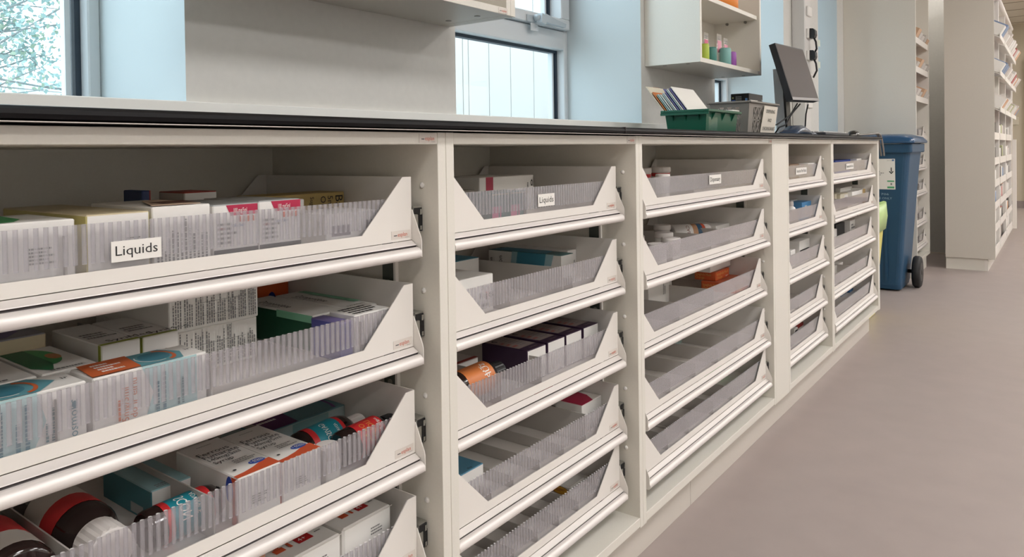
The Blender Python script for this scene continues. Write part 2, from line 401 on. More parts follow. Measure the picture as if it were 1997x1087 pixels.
# ------------------------------------------------------------------ worktop, upstand, trunking
XE = 3.905
wt = MB()
prof = [(-0.012, 0.9365), (-0.020, 0.9385), (-0.0225, 0.9425), (-0.0215, 0.9465), (-0.0175, 0.9492), (-0.012, 0.95), (0.5299, 0.95), (0.5299, 0.9365)]
wt.prism(prof, 'x', -1.4, XE, BLACKTOP)
wt.box(-1.4, XE-0.003, -0.019, 0.5, 0.9356, 0.9365, {'front': mat('pale_worktop_underside', (205, 198, 190), 0.5), 'rest': DARK})  # dark underside paints in the shade of the gap above the rail
wt.box(1.2935, 1.2945, -0.0228, -0.01, 0.937, 0.9501, DARK)
tag(wt.build('worktop'), 'long dark laminate worktop running over all the drawer cabinets', 'worktop')
struct(MB().box(-1.4, XE-0.4, 0.514, 0.5298, 0.9505, 1.0015, mat('white_upstand', (240, 241, 238), 0.4), 0.0015).build('trim_1'))
tk = empty('socket_trunking', (4.47, 0.5, 0.0), 'vertical white socket trunking on the wall pier behind the monitor', 'trunking')
TK = mat('white_pvc_trunking', (214, 212, 210), 0.45)
attach(MB().box(4.36, 4.475, 0.455, 0.529, 0.0, 2.35, TK, 0.004).box(4.475, 4.48, 0.462, 0.522, 0.0, 2.35, TK).build('trunking_body'), tk)
for z in (1.66, 1.53, 1.405, 1.275, 1.205, 1.13):
    sb = MB().box(4.385, 4.468, 0.443, 0.4552, z, z+0.055, PAPER2, 0.003)
    sb.box(4.4805, 4.496, 0.465, 0.52, z, z+0.06, PAPER2, 0.003); attach(sb.build('socket'), tk)
for z in (1.53, 1.405):
    pl = MB().prism([(0.4425, z), (0.418, z+0.004), (0.412, z+0.02), (0.414, z+0.045), (0.424, z+0.056), (0.4425, z+0.058)], 'x', 4.408, 4.452, BLACKP)
    pl.tube([(4.43, 0.424, z+0.004), (4.43, 0.414, z-0.02), (4.43, 0.41, z-0.06), (4.43, 0.43, z-0.10 if z > 1.4 else z-.28)], 0.0055, BLACKP, 8)
    pl.box(4.425, 4.475, 0.402, 0.4026, z-0.045, z-0.008, mat('pale_green_cable_tag', (205, 214, 200), 0.5))
    tag(pl.build('power_plug'), 'black mains plug with pale tag in the %s wall trunking socket' % ('upper' if z > 1.4 else 'lower'), 'plug', 'mains plugs in the wall trunking')

# ------------------------------------------------------------------ drawer cabinets
UNITS = {1: (-0.10, 0.772), 2: (0.807, 1.3795), 3: (1.409, 2.283), 4: (2.452, 3.004), 5: (3.04, 3.895)}
ZB = [0.781, 0.628, 0.475, 0.322, 0.196]
YF = {1: [0.034]*5, 2: [0.037]*5, 3: [0.021, 0.021, 0.032, 0.022, 0.020], 4: [0.031, 0.031, 0.024, 0.031, 0.031], 5: [0.024, 0.018, 0.025, 0.026, 0.018]}
BAY = {1: 'below the pier beside the tree window', 2: 'below the window with the handle', 3: 'below the green paper tray',
       4: 'below the computer monitor', 5: 'at the blue bin end of the worktop'}
ZS, ZSB, YB, GAP = 0.131, 0.112, 0.389, 0.02
def ear_poly(x0, x1, z0):
    return [(x0, z0), (x1, z0), (x1, z0+.09), (x1-.017, z0+.09), (x1-.093, z0+.0145), (x0+.093, z0+.0145), (x0+.017, z0+.09), (x0, z0+.09)]
def clear_front(mb, x0, x1, y, z0):
    """ribbed clear front: sheet with vertical half round ribs on its inner face"""
    zb, zt = z0+0.006, z0+0.0605
    mb.box(x0, x1, y, y+0.0018, zb, zt, ACR)
    n = int((x1-x0)/0.0082); p = (x1-x0)/n
    for i in range(n):
        xc = x0+(i+.5)*p; r = 0.0021; ya = y+0.0019; zr = z0+0.0215
        vs = []
        for z in (zr, zt-0.0004):
            vs += [(xc-r, ya, z), (xc-r*.75, ya+r*1.0, z), (xc, ya+r*1.45, z), (xc+r*.75, ya+r*1.0, z), (xc+r, ya, z)]
        fs = [(j, j+1, j+6, j+5) for j in range(4)]+[(4, 0, 5, 9)]
        mb.add(vs, fs, RIB, True)
        mb.add(vs[:5], [(0,1,2,3,4)], RIBEND); mb.add(vs[5:], [(4,3,2,1,0)], RIBEND)
RAILP = [(-0.0005, -0.0008), (-0.0095, -0.0062), (-0.0098, -0.0072), (-0.0082, -0.0088), (-0.0090, -0.0100), (-0.0125, -0.0096), (-0.0160, -0.0110), (-0.0188, -0.0140),
         (-0.0203, -0.0178), (-0.0198, -0.0212), (-0.0175, -0.0240), (-0.0135, -0.0256), (0.0, -0.0262)]
def make_drawer(cab, u, i, x0, x1, yf, zb, divs=(), card=None, sticker=True, ybk=0.378, ribbed=True):
    tray = MB(); t = 0.0014
    tray.prism(ear_poly(x0, x1, zb), 'y', yf, yf+t, METALW)
    tray.prism(ear_poly(x0, x1, zb), 'y', ybk-t, ybk, METALW)
    tray.box(x0+t, x1-t, yf+t, ybk-t, zb+0.0015, zb+0.003, METALW)
    tray.box(x0, x0+t, yf+t, ybk-t, zb+0.001, zb+.09, METALW); tray.box(x1-t, x1, yf+t, ybk-t, zb+0.001, zb+.09, METALW)
    d = attach(tray.build('drawer'), cab)
    rl = MB(); nz = len(RAILP)
    P = [(yf+a, zb+b) for a, b in RAILP]
    vs = [(x, p[0], p[1]) for x in (x0, x1-0.0005) for p in P]
    fs = [(k, k+1, nz+k+1, nz+k) for k in range(nz-1)] + [(nz-1, 0, nz, 2*nz-1)]
    rl.add(vs, fs, [DARK if k in (2, 3) else ALU for k in range(nz-1)]+[ALU])
    for a in range(nz-1): rl.sm[-len(fs)+a] = a >= 4
    rl.add([vs[k] for k in range(nz)], [tuple(range(nz))], ALU); rl.add([vs[nz+k] for k in range(nz)], [tuple(range(nz-1, -1, -1))], ALU)
    rl.build('handle_rail', d)
    for xx in (x0-0.0016, x1+0.0002):
        g = MB().prism([(yf+0.004, zb+.043), (yf-0.0005, zb+.043), (yf-.0175, zb+.004), (yf-.0185, zb-.001), (yf-.0185, zb-.0235), (yf-.014, zb-.0255), (yf+0.004, zb-.012)], 'x', xx, xx+0.0014, METALW)
        g.build('end_bracket', d)
    for xa, xb in ((x0-GAP+0.001, x0-0.0022), (x1+0.0022, x1+GAP-0.001)):
        s = MB(); zc = zb+.009; ys = yf-0.002; w = xb-xa
        s.box(xa, xb, ys, 0.37, zc, zc+.038, CHROME)
        s.box(xa+.001, xb-.001, ys-.0012, ys-.0002, zc+.027, zc+.036, BLACKP)
        s.box(xa+w*.55, xb, ys-.0012, ys-.0002, zc+.002, zc+.027, BLACKP)
        s.box(xa+.001, xa+w*.5, ys-.0008, ys-.0002, zc+.004, zc+.026, CHROME); s.box(xa+w*.62, xb-.003, ys-.003, ys-.0013, zc+.004, zc+.010, CHROME)
        s.box(xa+w*.62, xb-.003, ys-.003, ys-.0013, zc+.026, zc+.034, CHROME)
        s.build('drawer_slide', d)
    cf = MB(); clear_front(cf, x0+0.004, x1-0.004, yf+0.0035, zb); cf.build('clear_front', d)
    for dv in divs:
        xd, h = dv[0], dv[1]
        MB().box(xd, xd+0.0016, yf+0.0095, ybk-0.004, zb+0.0035, zb+h, DIV).build('divider', d)
    if sticker:
        st = MB(); esplan(st, x1-0.004, yf-0.0002, zb+0.0035, 0.036, 0.0115); st.build('maker_sticker', d)
    if card:
        txt, xa, xb, za, zt = card
        c = MB(); yy = yf+0.0028
        c.box(xa, xb, yy-0.0004, yy, za, zt, PAPER)
        c.text(txt, ((xa+xb)/2, yy-0.0007, za+(zt-za)*.3), UX, UZ, (zt-za)*.47, BLACKT, width=(xb-xa)*.84, align='c')
        c.build('label_card', d)
    return d
def bx(u, px, Y): return atY(px, 400, Y)[0]
DIVS = {(1,0): [(.30,.05)], (1,1): [(.29,.05),(.445,.05),(.665,.05)], (1,2): [(.30,.055),(.445,.05),(.60,.05)], (1,3): [(.45,.05)], (1,4): [(.3,.05),(.55,.05)],
        (2,0): [(1.05,.05)], (2,1): [(1.0,.05),(1.165,.055),(1.2,.03)], (2,2): [(.97,.055),(1.09,.055)], (2,3): [(.94,.024),(1.0,.024),(1.08,.024),(1.16,.024),(1.24,.06)], (2,4): [(.93,.024),(1.0,.024),(1.07,.024),(1.14,.024),(1.21,.024)],
        (3,0): [(1.75,.05)], (3,1): [(1.62,.05),(1.86,.05),(2.0,.05)], (3,2): [(1.68,.05),(1.9,.05)], (3,3): [(1.6,.04),(1.75,.04),(1.9,.04),(2.05,.04)], (3,4): [(1.58,.04),(1.7,.04),(1.86,.04),(2.0,.04)],
        (4,1): [(2.7,.05)], (4,3): [(2.7,.04)], (5,1): [(3.4,.05)], (5,3): [(3.3,.04),(3.6,.04)]}
CARDS = {(1,0): ('Liquids', 216, 314, 507, 467, 265), (2,0): ('Liquids', 1049, 1081, 402, 378, 1065), (3,0): ('Dispensary', 1383, 1406, 359, 341, 1394),
         (4,0): ('Injection Pen Packs', 1552, 1573, 340, 327, 1562), (5,0): ('Injection Pen Packs', 1650, 1664.5, 330, 319, 1657)}
CAB = {}
for u, (xa, xb) in UNITS.items():
    cab = empty('drawer_cabinet', ((xa+xb)/2, 0.2, 0.0), {1: 'wide white drawer cabinet packed with liquid medicines below the white pier by the tree', 2: 'narrow white drawer cabinet below the window with handle',
          3: 'wide white drawer cabinet below the green paper tray', 4: 'narrowest white drawer cabinet below the computer monitor', 5: 'white drawer cabinet at the worktop end beside the blue bin'}[u], 'cabinet', 'white drawer cabinets under the worktop')
    CAB[u] = cab; T = 0.0172 if u in (1, 2) else 0.0145
    Tl, Tr = T, T
    if u == 2: Tr = 0.0145
    if u == 4: Tr = 0.0168
    if u == 5: Tl, Tr = 0.0168, 0.036
    for sd, (a, b) in (('l', (xa-Tl, xa)), ('r', (xb, xb+Tr))):
        sp = MB().box(a, b, 0, 0.404, 0.109, 0.934, {'left': WHITE_IN, 'right': WHITE_IN, 'rest': WHITE}, 0.0006)
        o = attach(sp.build('side_panel'), cab)
        xi, dr = (xb, -1) if sd == 'r' else (xa, 1)
        for z in ZB:
            MB().lathe([(0, .0042), (.0012, .0042), (.0026, .003), (.003, .001)], (xi, 0.031, z+.077), (dr, 0, 0), PAPER2, 12).build('screw_cap', o)
        up = MB(); x2 = xi+dr*0.004
        up.box(min(xi, x2), max(xi, x2), 0.088, 0.113, 0.14, 0.85, mat('grey_green_slotted_steel', (92, 98, 92), 0.5, 0.3))
        up.box(min(xi, xi+dr*.006), max(xi, xi+dr*.006), 0.083, 0.0875, 0.14, 0.85, METALW)
        for z in np.arange(0.16, 0.84, 0.05): up.lathe([(0, .005), (.0006, .005)], (x2, 0.1, z), (dr, 0, 0), mat('grey_slot', (150, 148, 138), 0.5), 10)
        attach(up.build('slotted_upright'), cab)
    attach(MB().box(xa, xb, YB, 0.404, 0.112, 0.93, WHITE_IN).build('back_panel'), cab)
    attach(MB().box(xa, xb, 0.0005, YB, ZSB, ZS, WHITE, 0.0006).build('bottom_shelf'), cab)
    rr = MB().box(xa, xb, 0.0005, 0.0185, 0.917, 0.9335, WHITE, 0.0006).box(xa, xb, 0.0187, YB, 0.917, 0.932, WHITE_IN)
    attach(rr.build('top_rail'), cab)
    if u in (1, 2, 3):
        st = MB(); esplan(st, xb-0.003, 0.0002, 0.919, 0.034, 0.012); attach(st.build('maker_sticker'), cab)
    for i in range(5):
        yf = YF[u][i]; card = None
        if (u, i) in CARDS:
            t, p0, p1, yb_, yt_, pm = CARDS[u, i]; yy = yf+.0028
            card = (t, atY(p0, yt_, yy)[0], atY(p1, yt_, yy)[0], atY(pm, yb_, yy)[2], atY(pm, yt_, yy)[2])
        make_drawer(cab, u, i, xa+GAP, xb-GAP, yf, ZB[i], DIVS.get((u, i), ()), card, sticker=(u <= 3 or i == 1))
fp = MB().box(2.2985, 2.4365, 0.0, 0.35, 0.1085, 0.9342, WHITE, 0.0006)
tag(fp.build('filler_panel'), 'broad white upright filler panel between two drawer cabinets', 'panel')
def plinth(n, a, b):
    struct(MB().box(a, b, 0.046, 0.062, 0.0, 0.1085, mat('white_plinth_board', (206, 199, 190), 0.5), 0.0008).build('trim_%d' % n))
plinth(2, -1.4, 1.744); plinth(3, 1.746, 3.91)
struct(MB().box(3.893, 3.91, 0.0625, 0.39, 0, 0.1085, mat('white_plinth_board', (206, 199, 190), 0.5)).build('trim_4'))
# a plain cabinet beyond the frame continues the run
pc = empty('end_cabinet', (-0.7, 0.2, 0), 'plain closed white base cabinet at the window end of the worktop', 'cabinet')
attach(MB().box(-1.4, -0.1175, 0.0, 0.404, 0.109, 0.934, WHITE, 0.001).build('carcass'), pc)

# ------------------------------------------------------------------ things in the drawers
def face(b, f):
    """origin, u, v, width, height of a face of box b=(x0,x1,y0,y1,z0,z1), a hair outside it"""
    x0, x1, y0, y1, z0, z1 = b; e = 0.0004
    if f == 'front': return np.array((x0, y0-e, z0)), UX, UZ, x1-x0, z1-z0
    if f == 'left': return np.array((x0-e, y1, z0)), -UY, UZ, y1-y0, z1-z0
    if f == 'top': return np.array((x0, y0, z1+e)), UX, UY, x1-x0, y1-y0
def pbox(xl, xr, yt, Y, zb, ptx=None):
    xm = (xl+xr)/2
    return atY(xl, yt, Y)[0], atY(xr, yt, Y)[0], atY(ptx or xm, yt, Y)[2]
COL = {}
def pk(rgb, rough=0.45): return mat('print_%02x%02x%02x' % rgb, rgb, rough)
GROUP = {}
PLACED = {}
def settle(b, key):
    """trim a carton so that it does not run into the cartons already in its drawer"""
    b = list(b)
    for e in PLACED.get(key, []):
        ov = [min(b[2*i+1], e[2*i+1])-max(b[2*i], e[2*i]) for i in range(3)]
        if min(ov) <= .0002: continue
        best = None
        for k, v in ((0, e[1]+.0008), (1, e[0]-.0008), (2, e[3]+.0008), (3, e[2]-.0008), (4, e[5]+.0003)):
            n = list(b); n[k] = v
            d = [n[1]-n[0], n[3]-n[2], n[5]-n[4]]
            if min(d) < .008: continue
            vol = d[0]*d[1]*d[2]*(.6 if k == 2 else 1)
            if best is None or vol > best[0]: best = (vol, n)
        if best: b = best[1]
    PLACED.setdefault(key, []).append(tuple(b)); return tuple(b)
def carton(label, b, m, decor=(), name='medicine_carton', group=None, bev=0.0012, cat='medicine box'):
    if group and group.startswith('medicines in'): b = settle(b, group)
    mb = MB().box(*b, m, bev)
    for d in decor:
        f = d[1]; o, u, v, W, H = face(b, f); e = np.cross(u, v)*0.00015*decor.index(d)
        o = o + e
        P = lambda a, c: o+u*a*W+v*c*H
        if d[0] == 'r': mb.quad(P(d[2], d[3]), u*W*(d[4]-d[2]), v*H*(d[5]-d[3]), d[6])
        elif d[0] == 'e': mb.ell(P(d[2], d[3]), u*W*d[4], v*H*d[5], d[6])
        elif d[0] == 'ring': mb.ring(P(d[2], d[3]), u*W*d[4], v*H*d[5], d[6], d[7], 24, d[8], d[9])
        elif d[0] == 'p': mb.poly([P(a, c) for a, c in d[2]], d[3])
        elif d[0] == 't':   # text, face, x, y, cap height (m), material, string, rotation, width (m)
            r = math.radians(d[7]); uu = u*math.cos(r)+v*math.sin(r); vv = -u*math.sin(r)+v*math.cos(r)
            mb.text(d[6], P(d[2], d[3]), uu, vv, d[4], d[5], d[8] if len(d) > 8 else None)
        elif d[0] == 'l':   # small print block
            r = math.radians(d[7]) if len(d) > 7 else 0
            if not r: mb.lines(P(d[2], d[3]), u, v, W*(d[4]-d[2]), H*(d[5]-d[3]), d[6], GREYT if len(d) < 9 else d[8])
            else: mb.lines(P(d[4], d[3]), v, -u, H*(d[5]-d[3]), W*(d[4]-d[2]), d[6], GREYT if len(d) < 9 else d[8])
    return tag(mb.build(name), label, cat, group)
def zbase(i): return ZB[i]+0.0032
W_ = PAPER2
LIM = [-9, 9]
G = ['top drawer', 'second drawer', 'third drawer', 'fourth drawer', 'bottom drawer']
def grp(u, i):
    LIM[:] = [UNITS[u][0]+GAP+.003, UNITS[u][1]-GAP-.003]
    return 'medicines in the %s of the cabinet %s' % (G[i], BAY[u])
def bar_code(f, x0, y0, x1, y1):
    r = random.Random(int(x0*1000)); out = []; x = x0
    while x < x1: w = (x1-x0)*r.choice((.02, .035, .05)); out.append(('r', f, x, y0, min(x+w, x1), y1, BLACKT)); x += w+(x1-x0)*r.choice((.02, .03, .05))
    return out

# --- cabinet 1, top drawer
g = grp(1, 0); z = zbase(0); Y = 0.049
def cb(xl, xr, yt, Y, i, dep, ptx=None, z0=None):
    while Y > .0475 and atY(xr, yt, Y)[0] > LIM[1]: Y -= .0025     # keep the carton inside its drawer
    a, b, c = pbox(xl, xr, yt, Y, 0, ptx); a, b = max(a, LIM[0]), min(b, LIM[1]); dep = min(dep, .37-Y)
    return (a+.0006, b-.0006, Y, Y+dep, zbase(i) if z0 is None else z0, c)
GREEN = pk((60, 146, 84)); DKG = pk((34, 104, 62)); YEL = pk((196, 184, 118)); CRIM = pk((176, 28, 70)); BEI = pk((206, 192, 160))
carton('white carton with a green curved top, first in the top drawer beside a yellow-sided carton', cb(-30, 147, 432, Y, 0, .11, 75), {'front': W_, 'top': W_, 'left': GREEN, 'rest': W_},
       [('p', 'top', [(0, .05), (.35, .1), (.55, .35), (.62, .98), (0, .98)], GREEN), ('l', 'front', .45, .35, .82, .62, 5), ('r', 'front', 0, 0, .06, 1, GREEN)], group=g)
carton('white carton with pale yellow sides in the top drawer behind the Liquids card', cb(166, 292.5, 416, Y, 0, .21, 229), {'front': W_, 'top': BEI, 'left': YEL, 'rest': YEL},
       [('l', 'front', .62, .5, .9, .62, 3), ('l', 'front', .4, .3, .95, .42, 2)], group=g)
b = cb(295, 411, 401, Y, 0, .14, 353)
carton('white carton with rows of black print standing right of the Liquids card', b, W_, [('l', 'front', .3, .12, .95, .8, 9, 90), ('l', 'front', .05, .05, .3, .5, 4, 90)], group=g)
lf_ = MB(); x0, x1, z1 = b[0], b[1], b[5]
lf_.add([(x0+.005, .06, z1+.0008), (x1-.01, .052, z1+.0008), (x1-.02, .12, z1+.0025), (x0+.03, .13, z1+.002), (x0+.005, .06, z1+.0016), (x1-.01, .052, z1+.0016), (x1-.02, .12, z1+.0035), (x0+.03, .13, z1+.003)],
        [(0,1,5,4), (1,2,6,5), (2,3,7,6), (3,0,4,7), (4,5,6,7), (3,2,1,0)], pk((172, 148, 128)))
lf_.quad((x0+.02, .066, z1+.0022), UX*.04, (0, .03, .0006), pk((80, 44, 36)))
tag(lf_.build('folded_leaflet'), 'brown printed leaflet lying on the white carton in the top drawer', 'leaflet', g)
for n, (a, c, yt) in enumerate(((414, 502.5, 398), (503.5, 586, 390))):
    D = [('p', 'front', [(.38, .80), (1, .80), (1, .985), (.28, .985)], CRIM), ('t', 'front', .45, .85, .0052, PAPER, '100 mg/5ml', 0, .017), ('r', 'front', 0, 0, 1, .22, BLACKT),
         ('l', 'front', .08, .30, .5, .7, 5), ('t', 'front', .10, .56, .004, pk((176, 60, 60)), 'oral', 0), ('t', 'front', .38, .6, .004, pk((50, 84, 150)), 'solution', 0)]
    for q in range(4): D.append(('r', 'front', .55+q*.1, .68, .60+q*.1, .78, ORANGE))
    carton(('white carton with a crimson 100 mg/5ml flag beside the leaflet', 'white carton with a crimson 100 mg/5ml flag beside the clear gap')[n], cb(a, c, yt, Y, 0, .12), {'top': pk((170, 172, 172)), 'rest': W_}, D, group=g)
carton('low white carton with grey squares behind the ribbed front in the top drawer', cb(634, 738, 413, Y, 0, .08), {'rest': W_}, [('r', 'front', .1, .3, .45, .62, pk((142, 136, 142))), ('r', 'front', .75, .35, .98, .7, pk((110, 104, 108))), ('l', 'front', .1, .05, .5, .2, 2)], group=g)
carton('buff yellow carton with bold B lettering at the back of the top drawer', cb(508, 672, 379, .185, 0, .06), {'rest': pk((188, 164, 106))}, [('t', 'front', .88, .92, .014, BLACKT, 'Ba', -90), ('t', 'front', .78, .92, .0095, BLACKT, '5ml', -90), ('t', 'front', .69, .92, .0095, BLACKT, 'Oral', -90), ('t', 'front', .56, .92, .0065, BLACKT, 'Sugar', -90)], group=g)
carton('small white carton wedged between the crimson-flagged carton and the buff one', cb(588, 603, 389, .12, 0, .05), W_, group=g)
bb = cb(358, 424, 374, .205, 0, .08); zt = bb[5]
carton('white carton with a red top lying across the back of the top drawer', (bb[0], bb[1], bb[2], .27, zt-.045, zt), {'top': pk((176, 60, 50)), 'left': pk((206, 200, 190)), 'rest': W_}, [('t', 'left', .72, .25, .012, BLACKT, 'IS', 90), ('t', 'left', .92, .2, .014, BLACKT, 'S', 0)], group=g)
carton('plain white carton under the red-topped one at the back of the top drawer', (bb[0]-.004, bb[1]+.01, bb[2]-.002, .29, z, zt-.0455), W_, group=g)
bb = cb(276, 294, 372, .235, 0, .05)
carton('dark blue carton with a red edge at the back of the top drawer', bb, {'front': pk((40, 60, 110)), 'right': pk((170, 50, 40)), 'rest': pk((40, 60, 110))}, [('r', 'front', .86, 0, 1, 1, pk((170, 50, 40))), ('e', 'front', .3, .8, .05, .05, PAPER)], group=g)

# --- cabinet 1, second drawer
g = grp(1, 1); TEAL = pk((92, 150, 162)); TEALL = pk((176, 206, 208)); TEALD = pk((52, 116, 134)); ORB = pk((196, 96, 50))
def teal_decor(orange):
    D = [('p', 'front', [(.02, 0), (.62, 0), (.72, .5), (.66, 1), (.02, 1)] if not orange else [(.42, 0), (.9, 0), (.9, 1), (.40, 1), (.5, .5)], TEALL)]
    D += [('p', 'top', [(0, 0), (.68, 0), (.86, .5), (.74, 1), (0, 1)] if not orange else [(.40, 0), (.78, 0), (.86, .5), (.76, 1), (.46, 1)], TEAL),
          ('e', 'top', .62 if orange else .52, .52, .13, .34, TEALD), ('ring', 'top', .66 if orange else .60, .5, .13, .46, .78, ORB, -80, 80), ('ring', 'top', .60 if orange else .52, .48, .15, .38, .93, PAPER, 150, 290),
          ('t', 'top', .90, .42, .008, BLACKT, 'ir', 0), ('l', 'front', .50, .1, .62, .85, 2, 90, TEALD), ('l', 'front', .70, .15, .78, .7, 2, 90, pk((70, 110, 120)))]
    if orange: D += [('p', 'top', [(0, 0), (.40, 0), (.46, 1), (.05, 1)], ORB), ('l', 'top', .12, .15, .34, .85, 4, 0, PAPER), ('t', 'front', .28, .12, .007, ORB, '5mg/5ml', 90), ('t', 'front', .35, .15, .007, ORB, 'do ir eiriu', 90), ('l', 'front', .18, .15, .22, .8, 1, 90, ORB)]
    else: D += [('t', 'front', .93, .12, .008, TEALD, 'osmolic', 90), ('l', 'front', .25, .1, .45, .85, 3, 90, TEALD), ('e', 'front', .91, .66, .02, .06, TEALD)]
    return D
b = cb(-150, 170, 781, Y, 1, .052, 10)
carton('teal and white carton lettered osmolic lying at the front of the second drawer', b, W_, teal_decor(False), group=g)
carton('teal carton with an orange printed end at the front of the second drawer', cb(178.5, 404, 713, Y, 1, .052, 290), W_, teal_decor(True), group=g)
GC = [('e', 'top', .40, .62, .38, .36, GREEN), ('p', 'top', [(.02, .25), (.25, .05), (.45, .3), (.45, .98), (.02, .98)], DKG), ('e', 'top', .66, .55, .12, .12, pk((190, 130, 80))), ('l', 'top', .2, .03, .9, .1, 1)]
carton('white carton with a green disc on its lid, behind the osmolic carton', cb(-70, 74, 747, .112, 1, .12, 12), {'top': W_, 'rest': W_}, GC, group=g)
carton('white carton with a green disc on its lid beside the lime-edged cartons', cb(80, 193, 719, .112, 1, .12, 137), {'top': W_, 'rest': W_}, GC, group=g)
LIME = pk((158, 168, 66))
SY = [('r', 'top', 0, 0, 1, .06, LIME), ('r', 'left', .95, 0, 1, 1, LIME), ('t', 'top', .30, .085, .011, BLACKT, 'SyriMed', 0), ('l', 'top', .1, .3, .85, .55, 3)]
carton('white lime-edged carton lettered SyriMed beside the green-disc carton', cb(196, 275, 668, .140, 1, .13, 235), W_, SY, group=g)
carton('white lime-edged carton lettered SyriMed beside the tall text-covered stack', cb(277.5, 349, 652, .140, 1, .13, 313), W_, SY, group=g)
carton('white carton with a purple and blue smudged top at the back of the second drawer', cb(-60, 91, 660, .235, 1, .09, 30), {'top': pk((150, 150, 160)), 'rest': BEI}, [('p', 'top', [(0, .1), (.5, .1), (.8, .4), (.4, .8), (0, .7)], pk((110, 100, 150))), ('e', 'top', .3, .35, .15, .15, ORB)], group=g)
a, b2, _ = pbox(328, 501, 630, .165, 0); zt = atY(425, 633, .165)[2]; zh = zt+.052
TX = []
for q in range(8): TX.append(('l', 'front', .03+q*.12, .08, .03+q*.12+.10, .95, 4, 90))
for q in (.35, .68): TX += [('r', 'front', q, .3, q+.004, .98, GREYT)]
TX += [('r', 'front', .32, .62, .85, .628, GREYT), ('r', 'front', .32, .30, .85, .308, GREYT)]
carton('big white carton covered in small print, lower of the stack of two', (a, b2, .165, .36, zbase(1), zt), PAPER, TX, group=g)
carton('big white carton covered in small print, upper of the stack of two', (a-.003, b2+.001, .163, .36, zt+.0004, zh), PAPER, TX, group=g)
DGR = pk((30, 84, 60)); MINT = pk((128, 190, 156))
DM = [('p', 'top', [(.02, .55), (.02, .98), (.98, .98), (.98, .92), (.3, .55)], PAPER), ('t', 'top', .22, .80, .013, BLACKT, 'Domperidone', -90, .07), ('t', 'top', .08, .80, .006, GREYT, 'oral suspension', -90, .06)]
bd = cb(609, 673, 610, .114, 1, .18, 640)
carton('white and dark green carton lettered Domperidone beside the empty tray space', bd, {'left': DGR, 'rest': PAPER}, DM+[('r', 'left', .55, .8, 1, 1, MINT)], group=g, bev=.002)
carton('white and mint carton lettered Domperidone against the drawer end', cb(680, 737, 598, .114, 1, .18, 708), PAPER, DM+[('r', 'top', .72, .2, .98, .95, MINT), ('t', 'top', .15, .08, .005, BLACKT, 'IUTZTH02', 0)], group=g, bev=.002)
bo = cb(553, 626, 564.5, .24, 1, .12, 590)
carton('bright orange carton behind the Domperidone cartons', (bo[0], bo[1], .315, .372, zbase(1), bo[5]), {'left': pk((140, 52, 30)), 'rest': pk((212, 96, 44))}, [('e', 'front', .52, .55, .12, .25, pk((40, 60, 140)))], group=g)
carton('purple-blue carton behind the ribbed front of the second drawer', cb(662, 689, 628, Y, 1, .06), {'rest': pk((74, 76, 148)), 'top': pk((110, 100, 150))}, group=g)
carton('white carton with a printed lid in the corner of the second drawer', cb(690, 762, 608, Y, 1, .07, 725), W_, [('l', 'top', .1, .1, .9, .9, 4, 0, BLACKT), ('e', 'front', .6, .2, .1, .1, pk((190, 60, 50))), ('e', 'front', .8, .2, .08, .08, pk((190, 60, 50)))], group=g)

